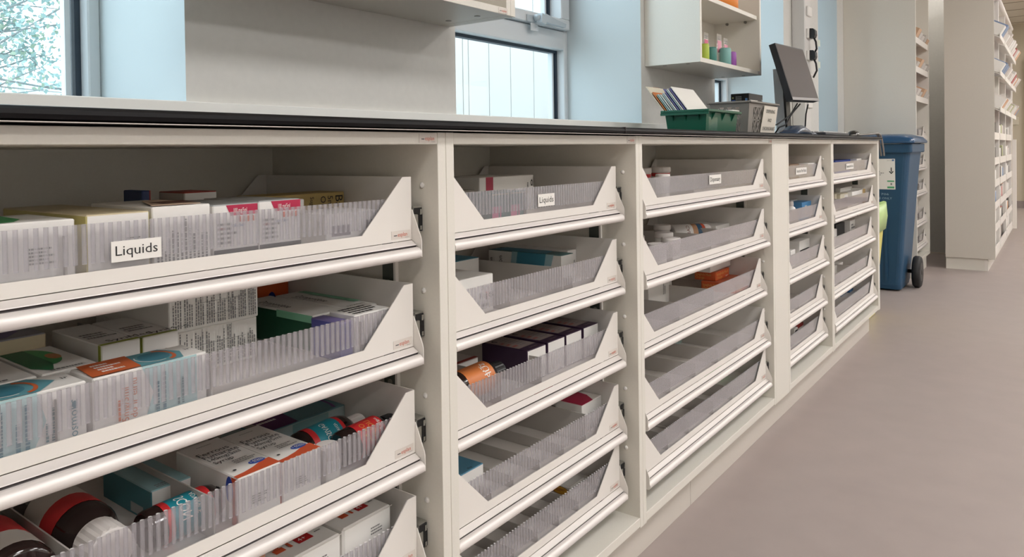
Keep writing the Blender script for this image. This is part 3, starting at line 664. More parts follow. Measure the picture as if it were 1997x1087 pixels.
# --- bottles
BROWN = mat('dark_amber_glass', (34, 20, 18), 0.12, spec=0.6, clear=0.3); CAPW = mat('white_ridged_cap', (226, 220, 216), 0.4)
RED = pk((196, 40, 44)); TEALB = pk((24, 128, 144)); NAVY = pk((30, 60, 120))
def bottle(label, org, axis, r, L, body=BROWN, cap=CAPW, capL=.026, capr=None, bands=(), group=None, name='medicine_bottle', letter=None, neck=True):
    """lying or standing bottle from its base at org along axis; bands: (t0, t1, material)"""
    rt_ = empty(name, org, label, 'bottle', group)
    h = r*0.55; bl = L-capL
    pr = [(0, r*.86), (.003, r*.97), (.006, r), (bl-h-.004, r), (bl-h*.6, r*.9), (bl-h*.15, r*.6), (bl, r*.56)]
    if not neck: pr = [(0, r*.9), (.003, r), (bl-.004, r), (bl-.001, r*.93), (bl, r*.9)]
    attach(MB().lathe(pr, org, axis, body, 28).build('bottle_body'), rt_)
    if bands:
        mb = MB(); d = Vector(axis).normalized()
        for t0, t1, m in bands:
            o = Vector(org)+d*t0; a = d.cross(Vector((0,0,1)) if abs(d.z) < .9 else Vector((1,0,0))).normalized(); b_ = d.cross(a); rr = r+.0004; n = 28
            vs = [o+d*t+(a*math.cos(2*math.pi*k/n)+b_*math.sin(2*math.pi*k/n))*rr for t in (0, t1-t0) for k in range(n)]
            mb.add(vs, [(k, (k+1) % n, n+(k+1) % n, n+k) for k in range(n)], m, True)
        if letter:
            for (txt, t0, ang, hh, wd, m, along) in letter:
                vs, fs, x0, x1, y0, y1 = text_mesh(txt); kx = wd/(x1-x0); ky = hh/.69; rr = r+.0009; d = Vector(axis).normalized()
                up = Vector((0, 0, 1)) if abs(d.z) < .9 else Vector((0, -1, 0)); sd = d.cross(up).normalized(); pts = []
                for x, y in vs:
                    if along: t, w_ = t0+(x-x0)*kx, y*ky
                    else: t, w_ = t0-y*ky, (x-x0)*kx-wd/2
                    th = math.radians(ang)+w_/rr*(1 if along else -1)
                    pts.append(Vector(org)+d*t+(sd*math.cos(th)+up*math.sin(th))*rr)
                mb.add(pts, fs, m)
        attach(mb.build('bottle_label'), rt_)
    if cap is not None:
        cr = capr or r*.66; mb = MB(); d = Vector(axis).normalized(); o = Vector(org)+d*bl; n = 40
        a = d.cross(Vector((0,0,1)) if abs(d.z) < .9 else Vector((1,0,0))).normalized(); b_ = d.cross(a); vs = []
        prof = [(0, cr*.98), (.001, cr), (capL-.003, cr*.97), (capL-.0006, cr*.93), (capL, cr*.86)]
        for q, (t, r_) in enumerate(prof):
            for k in range(n):
                rk = r_*(1-(.035 if k % 2 and q in (1, 2) else 0)); an = 2*math.pi*k/n; vs.append(o+d*t+(a*math.cos(an)+b_*math.sin(an))*rk)
        fs = [(i*n+k, i*n+(k+1) % n, (i+1)*n+(k+1) % n, (i+1)*n+k) for i in range(len(prof)-1) for k in range(n)]
        mb.add(vs, fs, cap); mb.add(vs[-n:], [tuple(range(n))], cap); mb.add(vs[:n], [tuple(range(n-1, -1, -1))], cap)
        attach(mb.build('bottle_cap'), rt_)
    return rt_

# --- cabinet 1, third drawer
g = grp(1, 2); z = zbase(2)
x = atY(36, 1060, .06)[0]
bottle('big dark amber bottle lying with its base outward, red and white label', (x, .056, z+.0345), (0, 1, 0), .034, .19, bands=((.016, .05, pk((206, 200, 192))), (.05, .10, RED)), group=g)
x = atY(212, 1030, .06)[0]
bottle('dark amber bottle lying with its white cap outward beside the grey divider', (x, .225, z+.0315), (0, -1, 0), .031, .172, capr=.024, capL=.034, bands=((.035, .075, pk((206, 200, 192))), (.075, .105, RED)), group=g)
bl_ = cb(293, 374, 945, .135, 2, .12, 333)
carton('plain white carton with teal sides lying behind the red and teal bottle', bl_, {'left': pk((70, 132, 142)), 'top': pk((140, 178, 182)), 'rest': W_}, [('l', 'top', .2, .04, .9, .12, 2), ('r', 'left', .6, .1, .85, .4, pk((170, 180, 180)))], group=g)
x0 = .386; r = .0215
GAVB = ((.018, .026, RED), (.026, .062, TEALB), (.062, .074, RED))
bottle('red and teal syrup bottle lying across the front of the third drawer', (x0, .084, z+r), (1, .05, 0), r, .112, cap=BLACKP, capL=.02, bands=GAVB, group=g, letter=[('SCON', .046, 50, .012, .030, PAPER, False), ('ADVANCE', .058, 50, .006, .028, PAPER, False)])
FE_S = ORANGE
def fe_decor():
    return [('p', 'top', [(0, 0), (1, 0), (1, .17), (.8, .16), (.5, .10), (.25, .07), (0, .06)], ORANGE), ('e', 'top', .74, .19, .19, .05, pk((44, 78, 168))), ('t', 'top', .60, .185, .0055, PAPER, '140mg', 0, .020), ('t', 'top', .65, .165, .003, PAPER, 'in 5ml', 0, .012),
            ('t', 'top', .10, .66, .0105, BLACKT, 'Ferrous', 0, .040), ('t', 'top', .10, .57, .0105, BLACKT, 'Fumarate', 0, .046), ('t', 'top', .10, .49, .0085, BLACKT, '140mg/5ml', 0, .042), ('t', 'top', .10, .40, .0085, BLACKT, 'Syrup', 0, .025),
            ('l', 'top', .38, .26, .88, .36, 3), ('l', 'top', .3, .86, .7, .88, 1), ('e', 'top', .16, .15, .04, .015, BLACKT), ('r', 'left', .93, 0, 1, 1, ORANGE), ('e', 'left', .90, .72, .055, .28, pk((44, 78, 168))), ('l', 'front', .3, .35, .7, .55, 4)]
carton('white and orange Ferrous Fumarate syrup carton beside the lying amber bottle', cb(462, 547.5, 918, Y, 2, .135, 504), PAPER, fe_decor(), group=g)
carton('white and orange Ferrous Fumarate syrup carton next to the capped syrup bottles', cb(549, 626.5, 888, Y, 2, .135, 587), PAPER, fe_decor(), group=g)
bp = cb(500, 674, 812, .215, 2, .1, 610)
carton('teal and purple wrapped carton at the back of the third drawer', bp, {'rest': pk((172, 190, 190)), 'top': pk((96, 140, 148))}, [('p', 'top', [(.0, 0), (.42, 0), (.5, .9), (.1, .9)], pk((92, 36, 92))), ('l', 'top', .12, .3, .36, .8, 4, 0, PAPER), ('ring', 'top', .82, .4, .12, .45, .8, pk((110, 60, 130)), -60, 100),
       ('r', 'front', .35, .0, .78, .95, pk((130, 168, 170))), ('l', 'front', .2, .15, .75, .6, 3, 0, BLACKT)], group=g)
x0 = .607
bottle('teal-labelled syrup bottle with white cap leaning by the orange cartons', (x0, .112, z+.026), (1, .10, 0), .0255, .122, bands=((.012, .022, RED), (.022, .066, TEALB), (.066, .072, RED)), group=g, letter=[('GAVISCON', .044, 40, .009, .042, PAPER, False), ('ADVANCE', .060, 40, .005, .022, PAPER, False)])
x0 = .648
bottle('red-labelled dark bottle lying against the drawer end', (x0, .076, z+.025), (1, .0, .04), .0235, .100, cap=BLACKP, capr=.018, capL=.018, bands=((.022, .068, RED),), group=g, letter=[('ORAL', .038, 45, .008, .030, pk((214, 150, 70)), False), ('LIQUID', .050, 45, .008, .034, pk((214, 150, 70)), False), ('sugar free', .062, 45, .005, .03, PAPER, False)])
bottle('small white capped bottle standing against the ribbed front by the red one', (.622, .068, z), (0, 0, 1), .0165, .044, body=PAPER2, capL=.018, capr=.0155, neck=False, group=g)

# --- cabinet 1, fourth drawer
g = grp(1, 3); S4 = pk((176, 28, 32))
def four(label, b):
    D = [('l', 'front', .55, .62, .85, .78, 3), ('r', 'top', .52, .40, .74, .75, S4), ('t', 'top', .555, .48, .008, PAPER, '4+', 0, .011), ('r', 'top', .20, .42, .34, .62, ORANGE), ('r', 'top', .235, .62, .305, .72, ORANGE), ('r', 'top', .40, .42, .44, .75, ORANGE),
         ('l', 'top', .80, .5, .92, .6, 1), ('r', 'front', .0, .985, 1, 1, pk((210, 204, 198)))]
    return carton(label, b, PAPER, D, group=g, bev=.003)
four('tall white carton with a red 4+ square, beside another at the drawer end', cb(668, 764, 1009, .062, 3, .055, 716))
four('tall white carton with a red 4+ square, farther from the drawer end', cb(532, 666.5, 1075, .062, 3, .055, 600))
carton('pale brown carton behind the ribbed front of the fourth drawer', cb(360, 520, 1120, .062, 3, .05, 440), pk((190, 140, 112)), group=g)

# --- cabinet 2
CABX = None
def cc(u, i, xl, xr, yt, Y, dep, ptx=None): return cb(xl, xr, yt, Y, i, dep, ptx)
g = grp(2, 0)
PINK = pk((206, 110, 146)); DTEAL = pk((74, 112, 112)); CRB = pk((176, 52, 76))
carton('tall white carton with a crimson IN 1 ml band in the drawer marked Liquids', cc(2, 0, 934, 1041, 344, .16, .12), PAPER, [('r', 'front', .11, 0, .235, 1, CRB), ('t', 'front', .168, .10, .011, PAPER, 'LIN', 90), ('t', 'front', .222, .12, .011, PAPER, '1 ml', 90),
       ('t', 'front', .275, .10, .007, BLACKT, 'ution', 90), ('l', 'front', .79, .25, .83, .85, 1, 90), ('l', 'front', .85, .5, .89, .9, 1, 90), ('ring', 'front', .95, .78, .018, .09, .6, BLACKT, 0, 360), ('l', 'front', .975, .55, .99, .97, 1, 90, BLACKT)], group=g)
carton('white carton with a black square print, partly behind the drawer end', cc(2, 0, 884, 928, 372, .17, .1), pk((170, 164, 154)), [('r', 'front', .62, .45, .85, .8, BLACKT)], group=g)
PT = [('r', 'front', .04, .18, .40, .55, PINK), ('r', 'front', .46, .18, .54, .55, PINK), ('l', 'front', .1, .04, .9, .12, 1, 0, PAPER), ('r', 'front', .02, .93, .98, .96, BEI)]
carton('grey-green carton with a pink square, first of the pair behind the ribbed front', cc(2, 0, 957, 992.5, 376, .052, .06), DTEAL, PT, group=g)
carton('grey-green carton with a pink square, next to the Liquids card', cc(2, 0, 993.5, 1028, 372.5, .052, .06), DTEAL, PT, group=g)
g = grp(2, 1)
carton('white carton lettered clampar with red and black strength print', cc(2, 1, 868, 962, 540, .075, .10, 930), PAPER, [('t', 'front', .72, .62, .008, GREYT, 'clampar', 0), ('t', 'front', .70, .40, .010, BLACKT, 'Kepose', 0), ('t', 'front', .90, .35, .010, pk((190, 50, 50)), 'ml', 90), ('t', 'front', .97, .38, .010, BLACKT, 'on', 90), ('l', 'front', .72, .15, .9, .3, 1)], group=g)
x0 = 1.275; z1 = atY(1094, 499, .12)[2]
SKY = pk((70, 140, 164)); SKYL = pk((160, 196, 204))
carton('long white carton splashed teal blue across its side in the second drawer', (x0, x0+.047, .12, .314, zbase(1), z1), {'top': pk((90, 128, 128)), 'rest': PAPER}, [('p', 'left', [(.30, .0), (.95, .0), (.86, .5), (.9, 1), (.34, 1)], SKYL), ('p', 'left', [(.38, .2), (.75, .1), (.80, 1), (.42, 1)], SKY),
       ('t', 'left', .06, .5, .008, BLACKT, 'on', 90), ('t', 'left', .2, .35, .011, BLACKT, 'sion', 90), ('p', 'top', [(0, .2), (.9, .25), (.9, .9), (0, .95)], SKY), ('l', 'front', .4, .05, .9, .2, 2, 0, BLACKT)], group=g)
carton('plain white carton with a barcode between the splashed carton and the drawer end', (x0+.0485, x0+.082, .135, .32, zbase(1), z1+.003), PAPER, [('l', 'front', .1, .35, .8, .7, 5, 90, BLACKT)], group=g)
carton('teal-topped carton at the back of the second drawer behind the clampar carton', (.98, 1.14, .23, .36, zbase(1), zbase(1)+.062), {'top': SKY, 'rest': PAPER}, [('p', 'left', [(.3, 0), (.9, 0), (.8, 1), (.4, 1)], SKYL)], group=g)
g = grp(2, 2); PUR = pk((58, 36, 62)); PURL = pk((150, 136, 132))
for n, (a, c, yt) in enumerate(((1028, 1065, 678.5), (1068, 1101.5, 662.5), (1103.5, 1134.5, 648.5), (1137.5, 1166.5, 635))):
    D = [('p', 'top', [(.06, .2), (.94, .2), (.94, .97), (.06, .97)], PURL), ('l', 'top', .45, .3, .9, .9, 7, 0), ('l', 'top', .12, .3, .40, .7, 3, 0, pk((160, 70, 60))), ('ring', 'top', .25, .82, .1, .06, .5, BLACKT, 0, 300), ('t', 'top', .35, .07, .006, PURL, 'laxodo', 0)]
    carton('dark purple carton with a white end, %s' % ('first of the row by the grey divider', 'second of the row from the grey divider', 'second of the row from the drawer end', 'last of the row against the drawer end')[n], cc(2, 2, a, c, yt, .074, .108), {'front': PAPER, 'rest': PUR}, D, group=g)
carton('white carton with a red-brown edge in the third drawer beside the purple row', cc(2, 2, 872, 933, 704, .15, .12, 912), {'top': pk((196, 190, 186)), 'rest': PAPER}, [('r', 'top', 0, 0, 1, .08, pk((150, 44, 34))), ('ring', 'top', .4, .5, .2, .3, .9, GREYT, 0, 220)], group=g)
xx = atY(876, 750, .075)[0]
bottle('dark amber bottle with an orange label behind the drawer end plate', (xx, .082, zbase(2)+.040), (1, 0, .02), .026, .14, cap=BLACKP, bands=((.03, .098, pk((206, 120, 60))),), group=g, letter=[('SUP', .088, 50, .012, .03, PAPER, False), ('zu', .076, 50, .008, .02, PAPER, False)])
g = grp(2, 3)
carton('white carton with a slate blue lid in the fourth drawer', cc(2, 3, 872, 943.5, 915, .075, .1, 922), {'top': pk((76, 132, 158)), 'left': pk((76, 132, 158)), 'rest': PAPER}, [('t', 'top', .62, .05, .006, BLACKT, 'abp', 0)], group=g)
zt = atY(1160, 799, .1)[2]
carton('white carton with a crimson lid and a green dot in the fourth drawer', (1.275, 1.354, .075, .30, zbase(3), zbase(3)+.058), PAPER, [('p', 'top', [(0, .0), (.55, .0), (.8, .12), (.92, .35), (.95, 1), (0, 1)], CRIM), ('e', 'top', .68, .42, .17, .06, pk((40, 130, 112))), ('ring', 'top', .68, .42, .18, .064, .94, PAPER, 0, 360), ('l', 'left', .86, .3, .97, .8, 1), ('t', 'left', .2, .4, .016, BLACKT, '11', 0)] + bar_code('left', .5, .45, .72, .8), group=g)
g = grp(2, 4); YC = pk((214, 160, 48))
carton('white carton with a yellow circle on its side in the bottom drawer', cc(2, 4, 1113, 1142, 941.5, .09, .07), PAPER, [('e', 'left', .62, .42, .30, .40, YC), ('ring', 'left', .62, .42, .31, .41, .93, pk((120, 44, 30)), 0, 360), ('l', 'left', .35, .3, .85, .6, 3, 0, pk((130, 40, 30))), ('r', 'front', .12, .1, .9, .82, pk((240, 238, 236))), ('l', 'front', .2, .5, .8, .7, 2)], group=g, bev=.003)

# --- cabinet 3
g = grp(3, 0)
def pot(label, x, Y, h, i, r, group, band=None):
    z0 = zbase(i); rt_ = empty('white_tub', (x, Y, z0), label, 'tub', group)
    attach(MB().lathe([(0, r*.86), (.002, r*.9), (h-.016, r*.9), (h-.012, r*.8)], (x, Y, z0), (0, 0, 1), PAPER2, 28).build('tub_body'), rt_)
    attach(MB().lathe([(h-.014, r*.97), (h-.012, r), (h-.002, r), (h, r*.93), (h+.0004, r*.8), (h-.0008, r*.76)], (x, Y, z0), (0, 0, 1), CAPW, 36).build('tub_lid'), rt_)
    if band:
        o = Vector((x, Y, z0)); n = 28; rr = r*.9+.0006; vs = [o+Vector((math.cos(2*math.pi*k/n)*rr, math.sin(2*math.pi*k/n)*rr, t)) for t in (h-.026, h-.0165) for k in range(n)]
        attach(MB().add(vs, [(k, (k+1) % n, n+(k+1) % n, n+k) for k in range(n)], band, True).build('tub_label'), rt_)
    return rt_
pot('white lidded tub with a red band, at the drawer end of the drawer marked Dispensary', 1.80, .20, .071, 0, .027, g, RED)
pot('white lidded tub with a red band, farther from the drawer end', 1.906, .194, .071, 0, .028, g, RED)
pot('smaller white lidded tub behind the clear front of the drawer marked Dispensary', 1.66, .072, .060, 0, .018, g)
g = grp(3, 1)
for n, (px, Y) in enumerate(((1.84, .245), (1.935, .205), (1.70, .17), (1.775, .125), (1.60, .115), (1.69, .066), (1.60, .060))):
    pot('white plastic tub with a ridged lid, %s' % ('at the back beside the drawer end', 'at the back beside the lying bottle', 'in the middle beside the drawer end', 'in the middle beside the divider', 'second from the front beside the drawer end', 'second from the front beside the divider', 'frontmost behind the clear front')[n], px, Y, (.056, .058, .053, .056, .052, .054, .05)[n], 1, .0245, g)
bottle('white bottle with tan, blue and orange bands lying in the second drawer', (1.955, .185, zbase(1)+.029), (1, -.85, 0), .028, .115, body=PAPER2, capL=.018, capr=.0265, neck=False, bands=((.055, .07, pk((186, 140, 104))), (.07, .085, pk((40, 84, 116))), (.085, .094, ORANGE)), group=g, letter=[('CAL', .045, 30, .010, .03, pk((120, 60, 50)), False)])
carton('slim white carton behind the banded bottle in the second drawer', cc(3, 1, 1396, 1423, 438, .22, .1), PAPER, [('r', 'front', .55, .3, .62, .7, pk((190, 120, 70)))], group=g)
g = grp(3, 2)
carton('tall white carton lettered LORELA down its edge', cc(3, 2, 1264, 1310, 549, .17, .05), PAPER, [('t', 'front', .90, .95, .008, BLACKT, 'LORELA', -90), ('l', 'front', .6, .4, .72, .9, 2, 90)], group=g)
ISO = pk((208, 92, 44)); ISY = pk((224, 178, 104))
zo = atY(1396, 549  , .118)[2]; zt = atY(1396, 531  , .118)[2]; xo = atY(1396, 540  , .118)[0]; xr = atY(1422, 530  , .118)[0]
IS = [('t', 'front', .06, .55, .008, ISY, 'Ispaghula Husk', 0, .095), ('t', 'front', .06, .15, .008, ISY, 'Orange', 0, .045), ('l', 'front', .7, .12, .92, .3, 2, 0, PAPER), ('t', 'left', .05, .50, .008, ISY, 'Ispaghula Husk', 0, .05), ('t', 'left', .05, .15, .008, ISY, 'Orange', 0, .028), ('e', 'top', .5, .5, .12, .2, pk((190, 110, 80)))]
carton('orange Ispaghula Husk Orange carton, upper of the stack of two', (xo, xr, .118, .185, zo, zt), {'top': pk((176, 88, 52)), 'rest': ISO}, IS, group=g)
carton('orange Ispaghula Husk Orange carton, lower of the stack of two', (xo-.01, 2.258, .055, .16, zbase(2), zo-.0004), {'top': pk((200, 110, 80)), 'rest': ISO}, IS, group=g)
carton('tall plain white carton behind the orange cartons in the third drawer', cc(3, 2, 1385, 1425, 512, .25, .05), PAPER, group=g)
g = grp(3, 3)
carton('flat pale green leaflet pack in the fourth drawer', (1.98, 2.12, .2, .29, zbase(3), zbase(3)+.012), pk((178, 200, 196)), [('l', 'top', .2, .3, .8, .8, 3)], group=g)
g = grp(3, 4)
def fold(label, px, py, Y, w, d, h, m, zb_=4):
    x = atY(px, py, Y)[0]; return carton(label, (x-w/2, x+w/2, Y, Y+d, zbase(zb_), zbase(zb_)+h), m, group=g)
fold('bright green carton in the bottom drawer', 1413, 745, .12, .05, .09, .03, pk((76, 176, 60)))
fold('small white pack in the bottom drawer', 1333, 795, .12, .03, .08, .028, PAPER)
xq = atY(1292, 832, .12)[0]
carton('printed blister card lying flat in the bottom drawer', (xq-.045, xq+.04, .09, .2, zbase(4), zbase(4)+.006), pk((196, 190, 184)), [('r', 'top', .1, .2, .5, .8, pk((120, 116, 110))), ('l', 'top', .55, .2, .95, .9, 4)], group=g)

# --- cabinet 4
g = grp(4, 0)
def c4(i, xl, xr, yt, Y, dep, m, label, D=()): return carton(label, cb(xl, xr, yt, Y, i, dep), m, D, group=g)
c4(0, 1541, 1574, 320, .12, .16, pk((176, 150, 128)), 'flat tan carton behind the Injection Pen Packs card', [('r', 'top', .1, .5, .9, .9, pk((70, 52, 44)))])
c4(0, 1576, 1597, 318, .10, .16, PAPER, 'flat cream carton beside the tan one in the narrow cabinet')
g = grp(4, 1)
c4(1, 1564, 1582, 393.5, .22, .05, pk((80, 140, 188)), 'light blue carton in the second drawer of the narrow cabinet', [('r', 'front', .3, .3, .5, .8, PAPER)])
c4(1, 1543, 1555.5, 390, .2, .05, PAPER, 'tall white carton beside the light blue one')
c4(1, 1550, 1571, 403.5, .10, .08, pk((222, 190, 184)), 'flat pale pink carton in front of the light blue one')
xq, _, zq = atY(1545, 396, .08)
bottle('small white bottle standing in the second drawer of the narrow cabinet', (xq, .09, zbase(1)), (0, 0, 1), .022, zq-zbase(1)+.006, body=PAPER2, capL=.016, group=g)
g = grp(4, 2)
c4(2, 1544, 1558, 476, .15, .06, PAPER, 'white carton with a red face panel in the third drawer', [('r', 'front', .05, .1, .95, .9, pk((186, 44, 40)))])
c4(2, 1559, 1579, 468, .2, .06, PAPER, 'tall plain white carton behind the red-panelled one')
c4(2, 1542, 1551, 488, .06, .05, PAPER, 'white carton with an orange-red word behind the clear front', [('t', 'front', .1, .2, .01, pk((200, 90, 70)), 'EN', 0)])
c4(2, 1560, 1578, 484.5, .075, .06, PAPER, 'low white carton with its flap open in the third drawer')
g = grp(4, 4)
c4(4, 1556, 1567, 632, .13, .05, pk((164, 36, 36)), 'dark red carton in the bottom drawer of the narrow cabinet', [('r', 'front', 0, .0, 1, .5, PAPER)])
c4(4, 1549, 1556, 640, .09, .05, PAPER, 'small white carton with black print in the bottom drawer', [('r', 'front', .2, .1, .9, .7, BLACKT)])

# --- cabinet 5
g = grp(5, 0)
BLU = pk((44, 76, 172))
c4(0, 1629, 1667, 312, .12, .14, BLU, 'flat royal blue carton behind the card at the worktop end', [('r', 'top', .1, .1, .9, .9, pk((38, 60, 120)))])
c4(0, 1671, 1680, 309.5, .14, .05, PAPER, 'small white carton beside the royal blue one', [('l', 'front', .1, .2, .9, .8, 2)])
c4(0, 1682, 1691, 312, .10, .05, pk((206, 198, 192)), 'small pale carton in the corner of the drawer')
g = grp(5, 1)
c4(1, 1639, 1654, 377.5, .075, .07, pk((224, 218, 196)), 'cream carton with small print in the end cabinet', [('r', 'front', .5, .1, .95, .9, PAPER), ('l', 'front', .55, .2, .9, .8, 2)])
c4(1, 1628, 1637, 378, .09, .07, pk((214, 206, 184)), 'dim cream carton beside the printed one')
c4(1, 1652, 1684, 373.5, .18, .05, PAPER, 'long white carton lying in the second drawer of the end cabinet')
c4(1, 1630, 1678, 368.5, .25, .06, PAPER, 'long white carton with dark red lettering at the back', [('l', 'front', .1, .3, .9, .7, 2, 0, pk((90, 50, 50)))])
for k_ in range(3):
    c4(1, 1682+k_*3.4, 1684.6+k_*3.4, 368+k_*.3, .20, .06, (PAPER, pk((190, 160, 110)), PAPER)[k_], ('thin white carton on edge beside the long ones', 'thin tan carton on edge between two white ones', 'thin white carton on edge against the drawer end')[k_])
g = grp(5, 2)
c4(2, 1658, 1667.5, 429, .16, .07, PAPER, 'white carton with grey print in the third drawer of the end cabinet', [('l', 'front', .2, .2, .9, .8, 3)])
c4(2, 1630, 1656, 434, .2, .03, pk((38, 38, 40)), 'black carton behind the white one in the end cabinet')
c4(2, 1627, 1632, 447, .07, .06, PAPER, 'thin white carton behind the clear front in the third drawer')
g = grp(5, 3)
c4(3, 1628, 1644, 515, .12, .08, PAPER, 'flat white carton in the fourth drawer of the end cabinet')
g = grp(5, 4)
c4(4, 1640, 1652, 568, .12, .06, pk((64, 96, 130)), 'slate blue carton in the bottom drawer of the end cabinet')
c4(4, 1653, 1664, 562, .16, .06, pk((58, 110, 160)), 'mid blue carton behind the slate one in the bottom drawer')

# ------------------------------------------------------------------ wall cabinets
def wall_cabinet(label, x0, x1, yf, z0, z1, shelf_z, fillL=None, fillR=None):
    t = 0.0165; r = empty('wall_cabinet', ((x0+x1)/2, YW, z0), label, 'wall cabinet', 'open white wall cabinets')
    P = lambda n, *a: attach(MB().box(*a, WHITE, 0.0008).build(n), r)
    P('side_panel', x0, x0+t, yf, YW-.0005, z0, z1); P('side_panel', x1-t, x1, yf, YW-.0005, z0, z1)
    bs = P('bottom_shelf', x0+t, x1-t, yf+.0004, YW-.0005, z0+.0002, z0+t); P('shelf', x0+t, x1-t, yf+.012, YW-.02, shelf_z, shelf_z+t)
    P('top_panel', x0+t, x1-t, yf, YW-.0005, z1-t, z1)
    attach(MB().box(x0+t, x1-t, YW-.019, YW-.0006, z0+t, z1-t, WHITE_IN).build('back_panel'), r)
    if fillR: P('filler_strip', x1+.0006, x1+fillR, yf, YW-.0005, z0, z1)
    f = mat('steel_cam_fitting', (150, 146, 140), 0.35, 0.7)
    for xx in (x0+.03, x1-.05):
        for yy in (yf+.06, yf+.15):
            MB().lathe([(0, .0075), (-.0008, .0075), (-.0012, .005)], (xx, yy, z0+.0002), (0, 0, 1), f, 14).build('cam_fitting', bs)
    for yy in (yf+.06, yf+.14):
        MB().lathe([(0, .006), (.008, .006)], (x1-t-.008, yy, shelf_z-.005), (1, 0, 0), f, 12).build('shelf_pin', bs)
    st = MB(); esplan(st, x1-t+.004, yf-.0002, z0+.002, .034, .0125); st.build('maker_sticker', bs)
    return r
wall_cabinet('open white wall cabinet mounted on the pier above the syrup drawers', .46, 1.3805, .3212, 1.2225, 2.1, 1.47, fillR=.0185)
wall_cabinet('open white wall cabinet holding coloured packs above the green tray', 2.4905, 3.153, .3128, 1.2145, 2.1, 1.4505)
def pack(label, x, y, w, h, m, z0=1.2312, tall=.06, inner=None):
    r = empty('spacer_pack', (x, y, z0), label, 'pack', 'clear packs in the wall cabinet')
    cl = clear_mat('clear_pack_film', (.93, .93, .93), (230, 225, 222), .18, .08)
    attach(MB().lathe([(0, w*.42), (.004, w*.5), (h-.006, w*.5), (h, w*.44)], (x, y, z0+.001), (0, 0, 1), m, 18).build('moulded_case'), r)
    hd = MB().box(x-w*.55, x+w*.5, y+w*.5, y+w*.5+.0015, z0, z0+h+tall, cl)
    hd.box(x-w*.45, x+w*.4, y+w*.5-.001, y+w*.5-.0002, z0+h*.8, z0+h+tall*.55, inner or pk((222, 150, 170))); hd.lines((x-w*.4, y+w*.5-.0012, z0+h+tall*.6), UX, UZ, w*.8, tall*.25, 2, GREYT)
    attach(hd.build('header_card'), r)
pack('yellow-green moulded pack beside the cabinet side in the wall cabinet', 2.685, .375, .034, .072, pk((176, 196, 74)), inner=pk((200, 210, 120)))
pack('dark teal moulded pack between the yellow-green and pale teal ones', 2.752, .375, .04, .066, pk((66, 130, 124)), inner=pk((206, 80, 120)))
pack('pale teal moulded pack with a pink header card in the wall cabinet', 2.858, .36, .046, .072, pk((126, 178, 174)))
pack('purple moulded pack at the end of the row in the wall cabinet', 2.945, .368, .042, .066, pk((150, 84, 168)))
pack('orange moulded pack lying on the upper shelf of the wall cabinet', 2.93, .41, .15, .06, pk((230, 138, 52)), z0=1.4675, tall=.03)

# ------------------------------------------------------------------ things on the worktop
ZT = 0.9503
# green tray
GT = mat('dark_green_plastic', (20, 88, 66), 0.32, spec=0.5); tx0, tx1, ty0, ty1, tz = 2.262, 2.545, .20, .345, 1.028
def frustum(mb, a, b, m, t=.003):
    """open tray: a=(x0,x1,y0,y1,z) bottom, b=... top"""
    def ringv(r, o=0): x0, x1, y0, y1, z = r; return [(x0+o, y0+o, z), (x1-o, y0+o, z), (x1-o, y1-o, z), (x0+o, y1-o, z)]
    vs = ringv(a)+ringv(b)+ringv(b, t)+[(x, y, z+t) for x, y, z in ringv(a, t)]
    fs = [(3,2,1,0), (12,13,14,15)]
    for k in range(4):
        j = (k+1) % 4; fs += [(k, j, 4+j, 4+k), (4+k, 4+j, 8+j, 8+k), (8+k, 8+j, 12+j, 12+k)]
    return mb.add(vs, fs, m)
gr = empty('paper_tray', ((tx0+tx1)/2, .27, ZT), 'dark green plastic tray holding upright papers on the worktop', 'tray')
gb = MB(); frustum(gb, (tx0+.008, tx1-.008, ty0+.008, ty1-.008, ZT), (tx0, tx1, ty0, ty1, tz), GT)
attach(gb.build('tray_body'), gr)
rm = MB(); o_ = .011
for a, b_, c, d in ((tx0-o_, tx1+o_, ty0-o_, ty0+.003), (tx0-o_, tx1+o_, ty1-.003, ty1+o_), (tx0-o_, tx0+.003, ty0+.003, ty1-.003), (tx1-.003, tx1+o_, ty0+.003, ty1-.003)): rm.box(a, b_, c, d, tz-.004, tz+.005, GT, .0015)
rm.box(tx0-o_, tx0-o_+.003, ty0-o_, ty1+o_, tz-.012, tz-.004, GT)
for y in (.225, .27, .315): rm.prism([(tx0-o_+.001, tz-.005), (tx0+.003, tz-.005), (tx0+.003, tz-.03)], 'y', y, y+.003, GT)
for x in (2.31, 2.40, 2.49): rm.prism([(ty0-o_+.001, tz-.005), (ty0+.003, tz-.005), (ty0+.003, tz-.03)], 'x', x, x+.003, GT)
attach(rm.build('tray_rim'), gr)
tl = MB().quad((tx0+.025, ty0+.0055, ZT+.012), UX*.075, (0, -.0035, .046), clear_mat('label_film', (.8, .85, .82), (120, 170, 145), .25, .15)); attach(tl.build('old_label'), gr)
